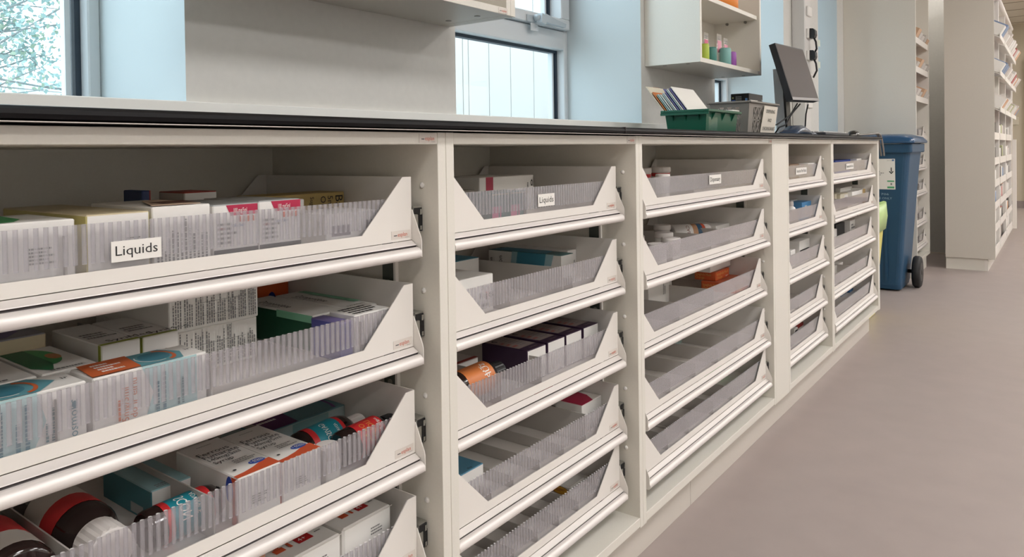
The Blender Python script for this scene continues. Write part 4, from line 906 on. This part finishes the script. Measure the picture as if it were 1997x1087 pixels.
# papers: sheets leaning toward the tray end
PB = {'a': PAPER, 'b': pk((196, 212, 214)), 'c': pk((168, 196, 190)), 'd': pk((108, 106, 160)), 'e': pk((206, 122, 62)), 'f': pk((214, 206, 186))}
seq = [('buff card folder', 'f', .125), ('orange paper folder', 'e', .100), ('grey green form', 'c', .088), ('pale blue form', 'b', .090), ('white form', 'a', .088), ('pale blue form', 'b', .092), ('white form', 'a', .094), ('lilac form', 'd', .110), ('pale blue form', 'b', .106), ('white form', 'a', .110), ('lilac form', 'd', .112), ('white form', 'a', .118)]
WH = ('tallest at the wall side of the tray', 'just inside the buff folder', 'next to the orange folder', 'second from the orange folder', 'third from the orange folder', 'fourth from the orange folder', 'fifth from the orange folder', 'sixth from the orange folder', 'fourth behind the broad front sheet', 'third behind the broad front sheet', 'directly behind the broad front sheet', 'broad and frontmost in the tray')
for q, (nm, key, L) in enumerate(seq):
    y = .3045-q*.0077; sy, sz = .60, .80; z0 = ZT+.012; L = L+.07; th = .0022
    xs, xe = 2.277+(q % 3)*.002, 2.277+(.19 if q else .17)
    pts = [(y, z0), (y+sy*L, z0+sz*L), (y+sy*L-th*sz, z0+sz*L+th*sy), (y-th*sz, z0+th*sy)]
    mb = MB().prism(pts, 'x', xs, xe, PB[key])
    if q == 0: mb.add([(xs+.06, y+sy*L, z0+sz*L+.0003), (xs+.11, y+sy*L, z0+sz*L+.0003), (xs+.11, y+sy*L+.003, z0+sz*L+.004), (xs+.06, y+sy*L+.003, z0+sz*L+.004)], [(0,1,2,3)], pk((150, 110, 90)))
    tag(mb.build('paper_form'), '%s leaning in the green tray, %s' % (nm, WH[q]), 'paper', 'papers in the green tray')
fl = MB().box(2.485, 2.55, ty0-.004, ty1-.012, tz+.0055, tz+.010, PAPER, .0006)
tag(fl.build('paper_stack'), 'flat white sheets lying level with the green tray rim', 'paper', 'papers in the green tray')
# grey lattice basket
GB = mat('grey_plastic_basket', (140, 134, 128), 0.42); bx0, bx1, by0, by1, bz = 2.668, 2.992, .20, .352, 1.075
br = empty('lattice_basket', ((bx0+bx1)/2, .27, ZT), 'grey lattice plastic basket with a taped dispensing sign', 'basket')
lb = MB(); s_ = .02; th = .003
def side(p0, p1, q0, q1, n, solid):
    """lattice wall between bottom edge p0-p1 and top edge q0-q1"""
    p0, p1, q0, q1 = map(lambda v: np.array(v, float), (p0, p1, q0, q1)); nrm = np.cross(p1-p0, q0-p0); nrm = nrm/np.linalg.norm(nrm)*th
    P = lambda a, c: (p0*(1-a)+p1*a)*(1-c)+(q0*(1-a)+q1*a)*c
    def slab(pts):
        k = len(pts); vs = [x for x in pts]+[x-nrm for x in pts]
        lb.add(vs, [tuple(range(k)), tuple(range(2*k-1, k-1, -1))]+[(i, (i+1) % k, k+(i+1) % k, k+i) for i in range(k)], GB)
    slab([P(0, .86), P(1, .86), P(1, 1), P(0, 1)]); slab([P(0, 0), P(1, 0), P(1, .09), P(0, .09)])
    slab([P(0, .09), P(solid, .09), P(solid, .86), P(0, .86)]); slab([P(1-solid, .09), P(1, .09), P(1, .86), P(1-solid, .86)])
    for i in range(n):
        a0 = solid+(1-2*solid)*i/n; a1 = solid+(1-2*solid)*(i+1)/n; wv = .10*(a1-a0)
        slab([P(a1-wv, .09), P(a1, .09), P(a1, .86), P(a1-wv, .86)])
        for c0, c1 in ((.09, .475), (.475, .86)):
            slab([P(a0, c0), P(a0+2*wv, c0), P(a1, c1), P(a1-2*wv, c1)]); slab([P(a1-2*wv, c0), P(a1, c0), P(a0+2*wv, c1), P(a0, c1)])
    slab([P(solid, .46), P(1-solid, .46), P(1-solid, .50), P(solid, .50)])
B_ = [(bx0+s_, by0+s_*.8, ZT), (bx1-s_, by0+s_*.8, ZT), (bx1-s_, by1-s_*.8, ZT), (bx0+s_, by1-s_*.8, ZT)]; T_ = [(bx0, by0, bz), (bx1, by0, bz), (bx1, by1, bz), (bx0, by1, bz)]
side(B_[0], B_[1], T_[0], T_[1], 5, .16); side(B_[1], B_[2], T_[1], T_[2], 3, .2); side(B_[2], B_[3], T_[2], T_[3], 5, .16); side(B_[3], B_[0], T_[3], T_[0], 3, .2)
lb.box(bx0+s_, bx1-s_, by0+s_*.8, by1-s_*.8, ZT, ZT+.003, GB)
attach(lb.build('basket_body'), br)
rb = MB(); e_ = .009
for a, b_, c, d in ((bx0-e_, bx1+e_, by0-e_, by0+.003), (bx0-e_, bx1+e_, by1-.003, by1+e_), (bx0-e_, bx0+.003, by0+.003, by1-.003), (bx1-.003, bx1+e_, by0+.003, by1-.003)): rb.box(a, b_, c, d, bz-.003, bz+.004, GB, .0015)
attach(rb.build('basket_rim'), br)
sg = MB(); a = np.array((2.812, by0+.0135, ZT+.004)); u = np.array((.172, 0, 0)); v = np.array((.0, -.0165, .112)); nrm = np.array((0, -.003, 0)); a = a+nrm
vs = [a+u*.0, a+u, a+u+v, a+u*.06+v]; sg.add([*vs, *[p-nrm*.6 for p in vs]], [(0,1,2,3), (7,6,5,4), (0,4,5,1), (1,5,6,2), (2,6,7,3), (3,7,4,0)], pk((226, 218, 206)))
uv, vv = UX, np.array(v)/np.linalg.norm(v)
for t_, c_, w_ in (('DISPENSING', .76, .105), ('AND', .46, .045), ('CHECKING BASKET', .17, .145)): sg.text(t_, a+u*.52+v*c_+nrm*.35, uv, vv, .0135, BLACKT, width=w_, align='c')
attach(sg.build('taped_sign'), br)
pp = MB().prism([(2.665, .195), (2.735, .192), (2.72, .23)], 'z', bz+.0045, bz+.006, PAPER).build('paper_scrap')
tag(pp, 'torn white paper corner lying over the grey basket rim', 'paper')
# small black computer
pr = empty('desktop_computer', (3.34, .44, ZT), 'small black desktop computer standing behind the grey basket', 'computer'); PC = mat('black_pc_case', (34, 36, 44), 0.45)
attach(MB().box(3.246, 3.436, .40, .482, ZT, 1.15, PC, .002).build('computer_case'), pr)
pf = MB().box(3.2435, 3.2458, .402, .480, ZT+.002, 1.147, BLACKP)
pf.box(3.2425, 3.2435, .432, .458, 1.095, 1.138, pk((150, 156, 160)))
for q in range(4): pf.box(3.2415, 3.2425, .432, .458, 1.099+q*.0105, 1.1005+q*.0105, BLACKP); pf.box(3.2415, 3.2425, .435+q*.0062, .4365+q*.0062, 1.095, 1.138, BLACKP)
pf.box(3.2425, 3.2435, .46, .476, 1.09, 1.122, pk((50, 90, 170))); pf.box(3.2425, 3.2435, .405, .415, 1.09, 1.128, pk((90, 140, 200))); pf.box(3.2425, 3.2435, .468, .474, 1.128, 1.134, pk((190, 190, 130)))
attach(pf.build('front_ports'), pr)
attach(MB().box(3.415, 3.428, .3985, .3998, 1.095, 1.128, pk((150, 156, 160))).build('case_sticker'), pr)
# monitor
mo = empty('computer_monitor', (3.25, .26, ZT), 'black flat computer monitor tilted back on a grey stand', 'monitor')
MK = mat('black_monitor_plastic', (36, 38, 44), 0.4); SC = mat('monitor_screen_off', (74, 64, 60), 0.5, spec=0.2)
mb0 = np.array((3.033, .150, 1.096)); mu = np.array((1, 0, .035)); mu = mu/np.linalg.norm(mu)
mv = np.array((0, .27, .963)); mv = mv-mu*np.dot(mv, mu); mv = mv/np.linalg.norm(mv); mn = np.cross(mu, mv); mn = mn/np.linalg.norm(mn)
mW, mH, mD = .402, .243, .026
def obox(mb, o, a0, a1, b0, b1, c0, c1, m):
    pts = [o+mu*a+mv*b+(-mn)*c for a, b, c in ((a0,b0,c0),(a1,b0,c0),(a1,b0,c1),(a0,b0,c1),(a0,b1,c0),(a1,b1,c0),(a1,b1,c1),(a0,b1,c1))]
    return mb.add(pts, [(0,1,5,4),(2,3,7,6),(3,0,4,7),(1,2,6,5),(4,5,6,7),(3,2,1,0)], m)
if mn[1] > 0: mn = -mn
sh = MB(); obox(sh, mb0, 0, mW, 0, mH, 0, mD, MK); obox(sh, mb0, .08, mW-.08, .04, mH-.05, mD, mD+.02, MK); obox(sh, mb0, 0, mW, 0, .012, -.0012, 0, mat('monitor_lower_bezel', (92, 82, 80), 0.35)); attach(sh.build('monitor_shell'), mo)
sn = MB(); obox(sn, mb0, .004, mW-.004, .013, mH-.004, -.0008, .0, SC); attach(sn.build('screen'), mo)
SS = mat('grey_metal_stand', (216, 224, 232), 0.3, 0.0)
nk = MB()
def slant(mb, x0, x1, y0, y1, z0, y2, y3, z1, m):
    return mb.add([(x0,y0,z0),(x1,y0,z0),(x1,y1,z0),(x0,y1,z0),(x0,y2,z1),(x1,y2,z1),(x1,y3,z1),(x0,y3,z1)], [(0,1,5,4),(2,3,7,6),(3,0,4,7),(1,2,6,5),(4,5,6,7),(3,2,1,0)], m)
slant(nk, 3.20, 3.262, .228, .264, ZT+.0095, .243, .279, 1.242, SS); slant(nk, 3.2015, 3.2605, .219, .2275, ZT+.0095, .234, .2425, 1.238, BLACKP)
attach(nk.build('stand_column'), mo)
bs = MB(); pts = [(3.05, .17), (3.10, .14), (3.36, .14), (3.41, .17), (3.40, .28), (3.33, .34), (3.13, .34), (3.06, .28)]
bs.prism(pts, 'z', ZT, ZT+.009, mat('dark_blue_grey_base', (44, 54, 70), 0.25, spec=0.6)); attach(bs.build('stand_base'), mo)
hg = MB().tube([(3.23, .238, 1.205), (3.23, .210, 1.205)], .022, MK, 14); attach(hg.build('tilt_hinge'), mo)
for n, (pts, lab) in enumerate((([(3.19, .175, 1.09), (3.17, .20, 1.04), (3.10, .235, 1.0), (3.06, .25, ZT+.05), (3.05, .262, ZT+.01)], 'black monitor cable crossing toward the stand foot'),
                          ([(3.23, .175, 1.09), (3.20, .20, 1.05), (3.17, .22, 1.0), (3.15, .24, ZT+.04), (3.15, .26, ZT+.01)], 'black monitor cable hanging beside the stand'),
                          ([(3.33, .17, 1.092), (3.335, .18, 1.05), (3.36, .19, 1.0), (3.385, .2, ZT+.04), (3.39, .2, ZT+.008)], 'black monitor cable dropping from the screen corner'))):
    P_ = []
    for i in range(len(pts)-1):
        for s in range(5): P_.append(tuple(np.array(pts[i])*(1-s/5)+np.array(pts[i+1])*s/5))
    P_.append(pts[-1]); attach(MB().tube(P_, .0032, BLACKP, 7).build('cable'), mo)
# scanner cradle, keyboard, mouse
sc_ = MB(); SB = mat('blue_black_scanner', (42, 60, 84), 0.25, spec=0.6); prf = []
for i in range(13):
    t = i/12; prf.append((2.67+t*.28, ZT+.001+.034*math.sin(math.pi*min(1, t*1.25+.05))**.8 if t < .8 else ZT+.004+.012*(1-t)/.2))
vs = []; fs = []
for x, zz in prf:
    vs += [(x, .03, ZT), (x, .033, ZT+(zz-ZT)*.7), (x, .045, zz), (x, .085, zz), (x, .097, ZT+(zz-ZT)*.7), (x, .10, ZT)]
for i in range(12):
    for k_ in range(6): fs.append((i*6+k_, i*6+(k_+1) % 6, (i+1)*6+(k_+1) % 6, (i+1)*6+k_))
fs += [tuple(range(5, -1, -1)), tuple(range(72, 78))]
sc_.add(vs, fs, SB, True)
tag(sc_.build('barcode_scanner'), 'glossy blue black curved hand scanner lying in front of the monitor', 'scanner')
kr = empty('keyboard', (3.18, .06, ZT), 'thin dark keyboard with pale keys at the front of the worktop', 'keyboard')
KX0, KX1, KY0, KY1 = 2.99, 3.38, .015, .125
attach(MB().box(KX0, KX1, KY0, KY1, ZT, ZT+.012, mat('dark_grey_keyboard', (62, 64, 70), 0.45), .003).build('keyboard_body'), kr)
KC = pk((206, 206, 204))
for r_ in range(5):
    for c_ in range(15):
        x = KX0+.010+c_*.0250; y = KY0+.010+r_*.0195
        attach(MB().box(x, x+.020, y, y+.0155, ZT+.0121, ZT+.0165, KC).build('key'), kr)
mr = MB(); prf = [(0, .002), (.006, .016), (.02, .026), (.045, .031), (.07, .027), (.09, .018), (.1, .004)]; vs = []; n = 9
for t, h_ in prf:
    w_ = .030*math.sin(math.pi*min(.97, max(.12, t/.1)))**.4
    for k_ in range(n):
        a_ = math.pi*k_/(n-1); vs.append((3.70+t, .075-math.cos(a_)*w_, ZT+math.sin(a_)**.7*h_))
fs = [(i*n+k_, i*n+k_+1, (i+1)*n+k_+1, (i+1)*n+k_) for i in range(6) for k_ in range(n-1)]+[(i*n, (i+1)*n, (i+1)*n+n-1, i*n+n-1) for i in range(6)]
fs += [tuple(range(n)), tuple(range(7*n-1, 6*n-1, -1))]
mr.add(vs, fs, mat('glossy_black_mouse', (22, 22, 24), 0.2), True)
mb_ = tag(mr.build('computer_mouse'), 'glossy black computer mouse near the worktop end', 'mouse')
for n, off in enumerate((0, .028)):
    pts = [(3.62, .03+off, ZT+.006), (3.72, .0+off*.6, ZT+.010), (3.80, -.005+off*.5, ZT+.014), (3.87, -.008+off*.4, ZT+.016), (3.906, -.012+off*.4, ZT+.010), (3.93, -.014+off*.45, ZT-.012), (3.955, -.016+off*.5, ZT-.06), (3.965+off*.3, -.018+off*.5, ZT-.10)]
    P_ = []
    for i in range(len(pts)-1):
        for s in range(6): P_.append(tuple(np.array(pts[i])*(1-s/6)+np.array(pts[i+1])*s/6))
    tag(MB().tube(P_, .0042, mat('grey_cable_sleeve', (132, 126, 120), 0.4), 8).build('grey_cable'), ('grey cable looping over the worktop end beside the blue bin, outer one', 'grey cable looping over the worktop end beside the blue bin, inner one')[n], 'cable', 'grey cables over the worktop end')

# ------------------------------------------------------------------ blue wheeled bin, yellow bin
BB = mat('blue_bin_plastic', (32, 74, 106), 0.42, noise=.05, scale=8); BBL = mat('blue_bin_lid', (30, 76, 116), 0.25, spec=.6)
wr = empty('wheelie_bin', (5.25, .26, 0), 'tall blue wheeled waste bin with a white notice, beside the tall unit', 'bin')
bd = MB()
def loft(mb, rings, m, smooth=False, close=True):
    n = len(rings[0]); vs = [p for r in rings for p in r]
    mb.add(vs, [(i*n+k, i*n+(k+1) % n, (i+1)*n+(k+1) % n, (i+1)*n+k) for i in range(len(rings)-1) for k in range(n)]+[tuple(range(n-1, -1, -1)), tuple(range((len(rings)-1)*n, len(rings)*n))], m, smooth); return mb
def rrect(x0, x1, y0, y1, z, r, k=4):
    out = []
    for cx, cy, a0 in ((x1-r, y1-r, 0), (x0+r, y1-r, 90), (x0+r, y0+r, 180), (x1-r, y0+r, 270)):
        for i in range(k+1): a = math.radians(a0+90*i/k); out.append((cx+r*math.cos(a), cy+r*math.sin(a), z))
    return out
loft(bd, [rrect(5.06, 5.40, .088, .43, .012, .03), rrect(5.05, 5.42, .084, .434, .04, .03), rrect(5.012, 5.47, .030, .490, .80, .035), rrect(5.010, 5.48, .022, .498, .872, .035)], BB)
attach(bd.build('bin_body'), wr)
rim = MB(); loft(rim, [rrect(4.99, 5.50, .012, .508, .862, .02), rrect(4.985, 5.505, .008, .512, .868, .02), rrect(4.985, 5.505, .008, .512, .915, .02), rrect(4.995, 5.495, .018, .502, .918, .02)], BB); attach(rim.build('bin_rim'), wr)
lid = MB(); loft(lid, [rrect(4.965, 5.53, -.005, .52, .921, .03), rrect(4.962, 5.535, -.008, .523, .932, .03), rrect(4.985, 5.52, .012, .508, .960, .06), rrect(5.06, 5.48, .07, .45, .978, .08)], BBL, True)
for y in (.29, .318): lid.lathe([(0, .007), (.003, .006)], (4.958, y, .945), (-1, 0, 0), CHROME, 10)
attach(lid.build('bin_lid'), wr)
ri = MB()
ri.prism([(5.052, .06), (5.040, .06), (5.020, .54), (5.028, .56)], 'y', .155, .172, BB); attach(ri.build('bin_ridge'), wr)
hb = MB(); hb.tube([(5.5, .04, .90), (5.55, .04, .93), (5.55, .25, .935), (5.55, .48, .93), (5.5, .48, .90)], .013, BB, 10); attach(hb.build('bin_handle'), wr)
for y, d_ in ((.026, -1), (.47, 1)):
    wh = MB(); wh.lathe([(-.024, .066), (-.022, .092), (-.012, .1), (.012, .1), (.022, .092), (.024, .066)], (5.285, y, .1), (0, d_, 0), mat('black_rubber_tyre', (22, 22, 24), .6), 36)
    wh.lathe([(.0245, .06), (.018, .055), (.012, .02), (.026, .018), (.026, .002)], (5.285, y, .1), (0, d_, 0), BLACKP, 24); attach(wh.build('wheel'), wr)
ax = MB().tube([(5.285, .05, .1), (5.285, .45, .1)], .012, BLACKP, 10); attach(ax.build('axle'), wr)
# notice on the bin front (front leans from x=5.05 at the foot to 5.012 at the top)
def bf(y, z): return np.array((5.05-(z-.04)/.76*.038-.0022, y, z))
nt = MB(); y0, y1, z0, z1 = .105, .345, .637, .826
def nq(ya, yb, za, zb_, m, k=1): nt.add([bf(yb, za)-np.array((.0004*k, 0, 0)), bf(ya, za)-np.array((.0004*k, 0, 0)), bf(ya, zb_)-np.array((.0004*k, 0, 0)), bf(yb, zb_)-np.array((.0004*k, 0, 0))], [(0,1,2,3)], m)
nq(y0, y1, z0, z1, PAPER)
GS = pk((88, 170, 122))
nq(.111, .150, .684, .692, GS, 2); nq(.111, .150, .643, .655, GS, 2); nq(.123, .132, .664, .676, GREYT, 2); nq(.118, .150, .814, .8155, GREYT, 2); nq(.110, .122, .812, .822, pk((90, 120, 170)), 2)
nq(.124, .129, .745, .772, BLACKT, 2); yc = .1265
nt.add([bf(yc+.013, .747)-np.array((.0008,0,0)), bf(yc, .732)-np.array((.0008,0,0)), bf(yc-.013, .747)-np.array((.0008,0,0)), bf(yc-.009, .751)-np.array((.0008,0,0)), bf(yc, .740)-np.array((.0008,0,0)), bf(yc+.009, .751)-np.array((.0008,0,0))], [(0,1,4,5), (1,2,3,4)], BLACKT)
for q in range(4): nt.lines(bf(.30, .724+q*.011)-np.array((.001, 0, 0)), -UY, UZ, .14, .006, 1, BLACKT)
attach(nt.build('bin_notice'), wr)
lt = MB()
lt.text('706', bf(.186, .601)-np.array((.001, 0, 0)), -UY, np.array((-.05, 0, 1)), .012, pk((150, 176, 196)), width=.044); lt.text('WASTE ONLY', bf(.255, .575)-np.array((.001, 0, 0)), -UY, np.array((-.05, 0, 1)), .013, pk((150, 176, 196)), width=.13)
attach(lt.build('bin_lettering'), wr)
yr = empty('clinical_waste_bin', (4.25, .2, 0), 'slim yellow waste bin with a pale green liner behind the worktop end', 'bin')
YB_ = mat('pale_yellow_plastic', (222, 212, 110), .45)
attach(loft(MB(), [rrect(4.14, 4.34, .095, .30, .003, .02), rrect(4.10, 4.38, .055, .34, .50, .02), rrect(4.09, 4.385, .048, .345, .52, .02)], YB_).build('bin_body'), yr)
ln = MB(); rr_ = random.Random(5); R0 = rrect(4.085, 4.39, .042, .352, .60, .03); R1 = rrect(4.08, 4.395, .038, .356, .53, .03); R2 = rrect(4.092, 4.386, .046, .348, .46, .03)
jit = lambda R, a: [(x+rr_.uniform(-a, a), y+rr_.uniform(-a, a), z+rr_.uniform(-2*a, 2*a)) for x, y, z in R]
loft(ln, [jit(R2, .003), jit(R1, .003), jit(R0, .004), jit(rrect(4.11, 4.37, .06, .33, .595, .03), .004)], mat('pale_green_liner', (184, 214, 140), .35), True); attach(ln.build('bin_liner'), yr)

# ------------------------------------------------------------------ tall drawer unit beyond the bin
tu = empty('tall_drawer_unit', (5.93, .3, 0), 'tall white drawer unit standing beyond the blue bin', 'cabinet')
X0, X1, YT = 5.625, 6.24, .074
attach(MB().box(X0, X0+.016, YT, .5295, .0, 2.25, WHITE, .0008).build('side_panel'), tu); attach(MB().box(X1-.016, X1, YT, .5295, .1, 2.25, WHITE, .0008).build('side_panel'), tu)
attach(MB().box(X0+.016, X1-.016, .50, .5295, .1, 2.25, WHITE_IN).build('back_panel'), tu); attach(MB().box(X0+.016, X1-.016, YT+.001, .5, .1, .118, WHITE).build('bottom_shelf'), tu)
attach(MB().box(X0+.016, X1-.016, YT+.001, .5, 2.2, 2.22, WHITE).build('top_panel'), tu); attach(MB().box(X0+.0165, X1-.03, YT+.022, YT+.038, 0, .0995, WHITE).build('plinth'), tu)
for zz in (.955, .745, .565, .352, .188):
    make_drawer(tu, 6, 1, X0+.036, X1-.036, YT+.03, zz-.012+.02, sticker=False, ybk=.46)
rs = random.Random(11)
for q, zz in enumerate((1.30, 1.50, 1.70)):
    sb = MB(); sb.add([(X0+.017, YT+.01, zz-.085), (X1-.017, YT+.01, zz-.085), (X1-.017, .45, zz+.11), (X0+.017, .45, zz+.11), (X0+.017, YT+.01, zz-.078), (X1-.017, YT+.01, zz-.078), (X1-.017, .45, zz+.117), (X0+.017, .45, zz+.117)], [(0,1,5,4),(2,3,7,6),(3,0,4,7),(1,2,6,5),(4,5,6,7),(3,2,1,0)], METALW)
    sb.box(X0+.017, X1-.017, YT+.004, YT+.0095, zz-.09, zz-.05, METALW)
    attach(sb.build('sloping_shelf'), tu)
def tilt_box(label, x0, x1, y, z, d, h, m, m2, group, ang=.457, cat='medicine box'):
    """carton lying on a sloping shelf: bottom front edge at (y, z), slope ang"""
    c_, s_ = math.cos(ang), math.sin(ang); P = lambda a, b: (y+a*c_-b*s_, z+a*s_+b*c_)
    q = [P(0, 0), P(d, 0), P(d, h), P(0, h)]; mb = MB()
    vs = [(x, p[0], p[1]) for x in (x0, x1) for p in q]
    mb.add(vs, [(0,4,7,3), (2,6,5,1), (0,3,2,1), (4,5,6,7), (3,7,6,2), (1,5,4,0)], [m, m, m, m, m2, m])
    return tag(mb.build('medicine_carton'), label, cat, group)
TC = [pk((214, 208, 204)), pk((196, 190, 184)), pk((206, 170, 140)), pk((200, 196, 192))]
for q, zz in enumerate((1.30, 1.50, 1.70)):
    for k_ in range(5):
        xa_ = X0+.03+k_*.112; hh = (.075, .06, .085, .07, .06)[(k_+q) % 5]
        tilt_box('pale carton on the %s sloping shelf of the tall unit, %s' % (('lowest', 'middle', 'topmost')[q], ('at the near side panel', 'second along', 'third along', 'fourth along', 'at the far side panel')[k_]), xa_, xa_+.098, YT+.016, zz-.0745, .12, hh, TC[(k_+q) % 4], (pk((150, 60, 60)) if (q, k_) == (0, 4) else pk((214, 160, 120)) if (q, k_) == (1, 4) else PAPER), 'cartons on the tall unit shelves')

# ------------------------------------------------------------------ long shelving block with sloping shelves
sl = empty('shelving_block', (7.4, -.18, 0), 'long tall white shelving run seen end on, full of cartons', 'shelving')
SX0, SX1, SY0, SY1 = 6.19, 8.62, -.336, -.03
BL = mat('off_white_end_panel', (206, 200, 190), .5, noise=.01, scale=100)
attach(MB().box(SX0, SX0+.018, SY0, SY1, .088, 2.06, BL, .0008).build('end_panel'), sl)
UPR = (6.72, 7.54, 8.44)
for a in UPR: attach(MB().box(a, a+.05, SY0+.004, SY1-.02, .1, 2.0, METALW).build('upright_panel'), sl)
attach(MB().box(SX0+.018, SX1, SY1-.02, SY1, .1, 2.02, METALW).build('back_panel'), sl)
attach(MB().tube([(SX0+.02, SY0+.012, 2.02), (SX1, SY0+.012, 2.02)], .022, METALW, 12).box(SX0+.018, SX1, SY0+.02, SY1, 2.0, 2.03, METALW).build('top_rail'), sl)
attach(MB().box(SX0+.018, SX1, SY0+.004, SY1-.02, .088, .112, WHITE).build('bottom_shelf'), sl)
attach(MB().box(SX1-.05, SX1, SY0-.03, SY0+.004, .09, .95, METALW).box(SX1-.05, SX1, SY0, SY1, .95, 2.02, METALW).build('end_post'), sl)
pb = MB(); loft(pb, [rrect(SX0+.02, SX1-.02, SY0+.045, SY1-.0, 0, .004), rrect(SX0+.02, SX1-.02, SY0+.045, SY1-.0, .0875, .004)], WHITE)
pb.box(SX0+.018, SX0+.0199, SY0+.045, SY0+.065, .002, .08, METALW); attach(pb.build('plinth'), sl)
bays = [(6.21, 6.715), (6.775, 7.535), (7.595, 8.435)]
lev = [(.16, 0), (.32, 0), (.48, 0), (.64, 0), (.80, 0), (.98, 0), (1.24, 1), (1.50, 1), (1.76, 1)]
for bi, (a, b_) in enumerate(bays):
    for zz, slp in lev:
        if slp:
            sb = MB(); sb.add([(a, SY0-.03, zz-.10), (b_, SY0-.03, zz-.10), (b_, SY1-.022, zz+.06), (a, SY1-.022, zz+.06), (a, SY0-.03, zz-.094), (b_, SY0-.03, zz-.094), (b_, SY1-.022, zz+.066), (a, SY1-.022, zz+.066)], [(0,1,5,4),(2,3,7,6),(3,0,4,7),(1,2,6,5),(4,5,6,7),(3,2,1,0)], METALW)
            sb.box(a, b_, SY0-.036, SY0-.0305, zz-.105, zz-.07, METALW); attach(sb.build('sloping_shelf'), sl)
        else:
            attach(MB().box(a, b_, SY0+.004, SY1-.021, zz-.022, zz-.014, METALW).box(a, b_, SY0+.0, SY0+.0045, zz-.04, zz+.012, METALW).build('tray_front'), sl)
BC = [PAPER, pk((222, 214, 208)), pk((190, 110, 108)), PAPER, pk((130, 152, 186)), PAPER, pk((188, 192, 150)), PAPER2, pk((222, 176, 140)), pk((96, 90, 86))]+[PAPER]*4+[pk((214, 206, 200))]*3
lvn = ('lowest', 'second', 'third', 'fourth', 'fifth', 'sixth', 'seventh', 'eighth', 'topmost')
byn = ('bay next to the end panel', 'middle bay', 'bay beside the far end post')
nth = ('first', 'second', 'third', 'fourth', 'fifth', 'sixth')
rs = random.Random(21)
cname = {id(PAPER): 'white', id(PAPER2): 'white', id(pk((214, 206, 200))): 'dull white'}
for n_, c_ in (('dusty white', BC[1]), ('red', BC[2]), ('blue', BC[4]), ('olive', BC[6]), ('orange', BC[8]), ('dark grey', BC[9])): cname[id(c_)] = n_
for bi, (a, b_) in enumerate(bays):
    for li, (zz, slp) in enumerate(lev):
        x = a+.02; k_ = 0
        while x < b_-.12 and k_ < 6:
            w_ = rs.uniform(.09, .15); h_ = rs.uniform(.07, .11); m1, m2 = rs.choice(BC), rs.choice(BC)
            lab = '%s-fronted carton with %s top, %s in the %s row of the shelving block, %s' % (cname[id(m1)], cname[id(m2)], nth[k_], lvn[li], byn[bi])
            lab = '%s-topped %s carton, %s along the %s shelf, %s' % (cname[id(m2)].split()[-1], cname[id(m1)], nth[k_], lvn[li], byn[bi])
            if slp: tilt_box(lab, x, x+w_, SY0-.026, zz-.088, .12, h_, m1, m2, 'cartons on the shelving block', ang=.51)
            else: tag(MB().box(x, x+w_, SY0+.02, SY0+.13, zz-.0138, zz+h_*.9, {'top': m2, 'rest': m1 if rs.random() < .6 else BC[9]}, .001).build('medicine_carton'), lab, 'medicine box', 'cartons on the shelving block')
            x += w_+rs.uniform(.01, .04); k_ += 1
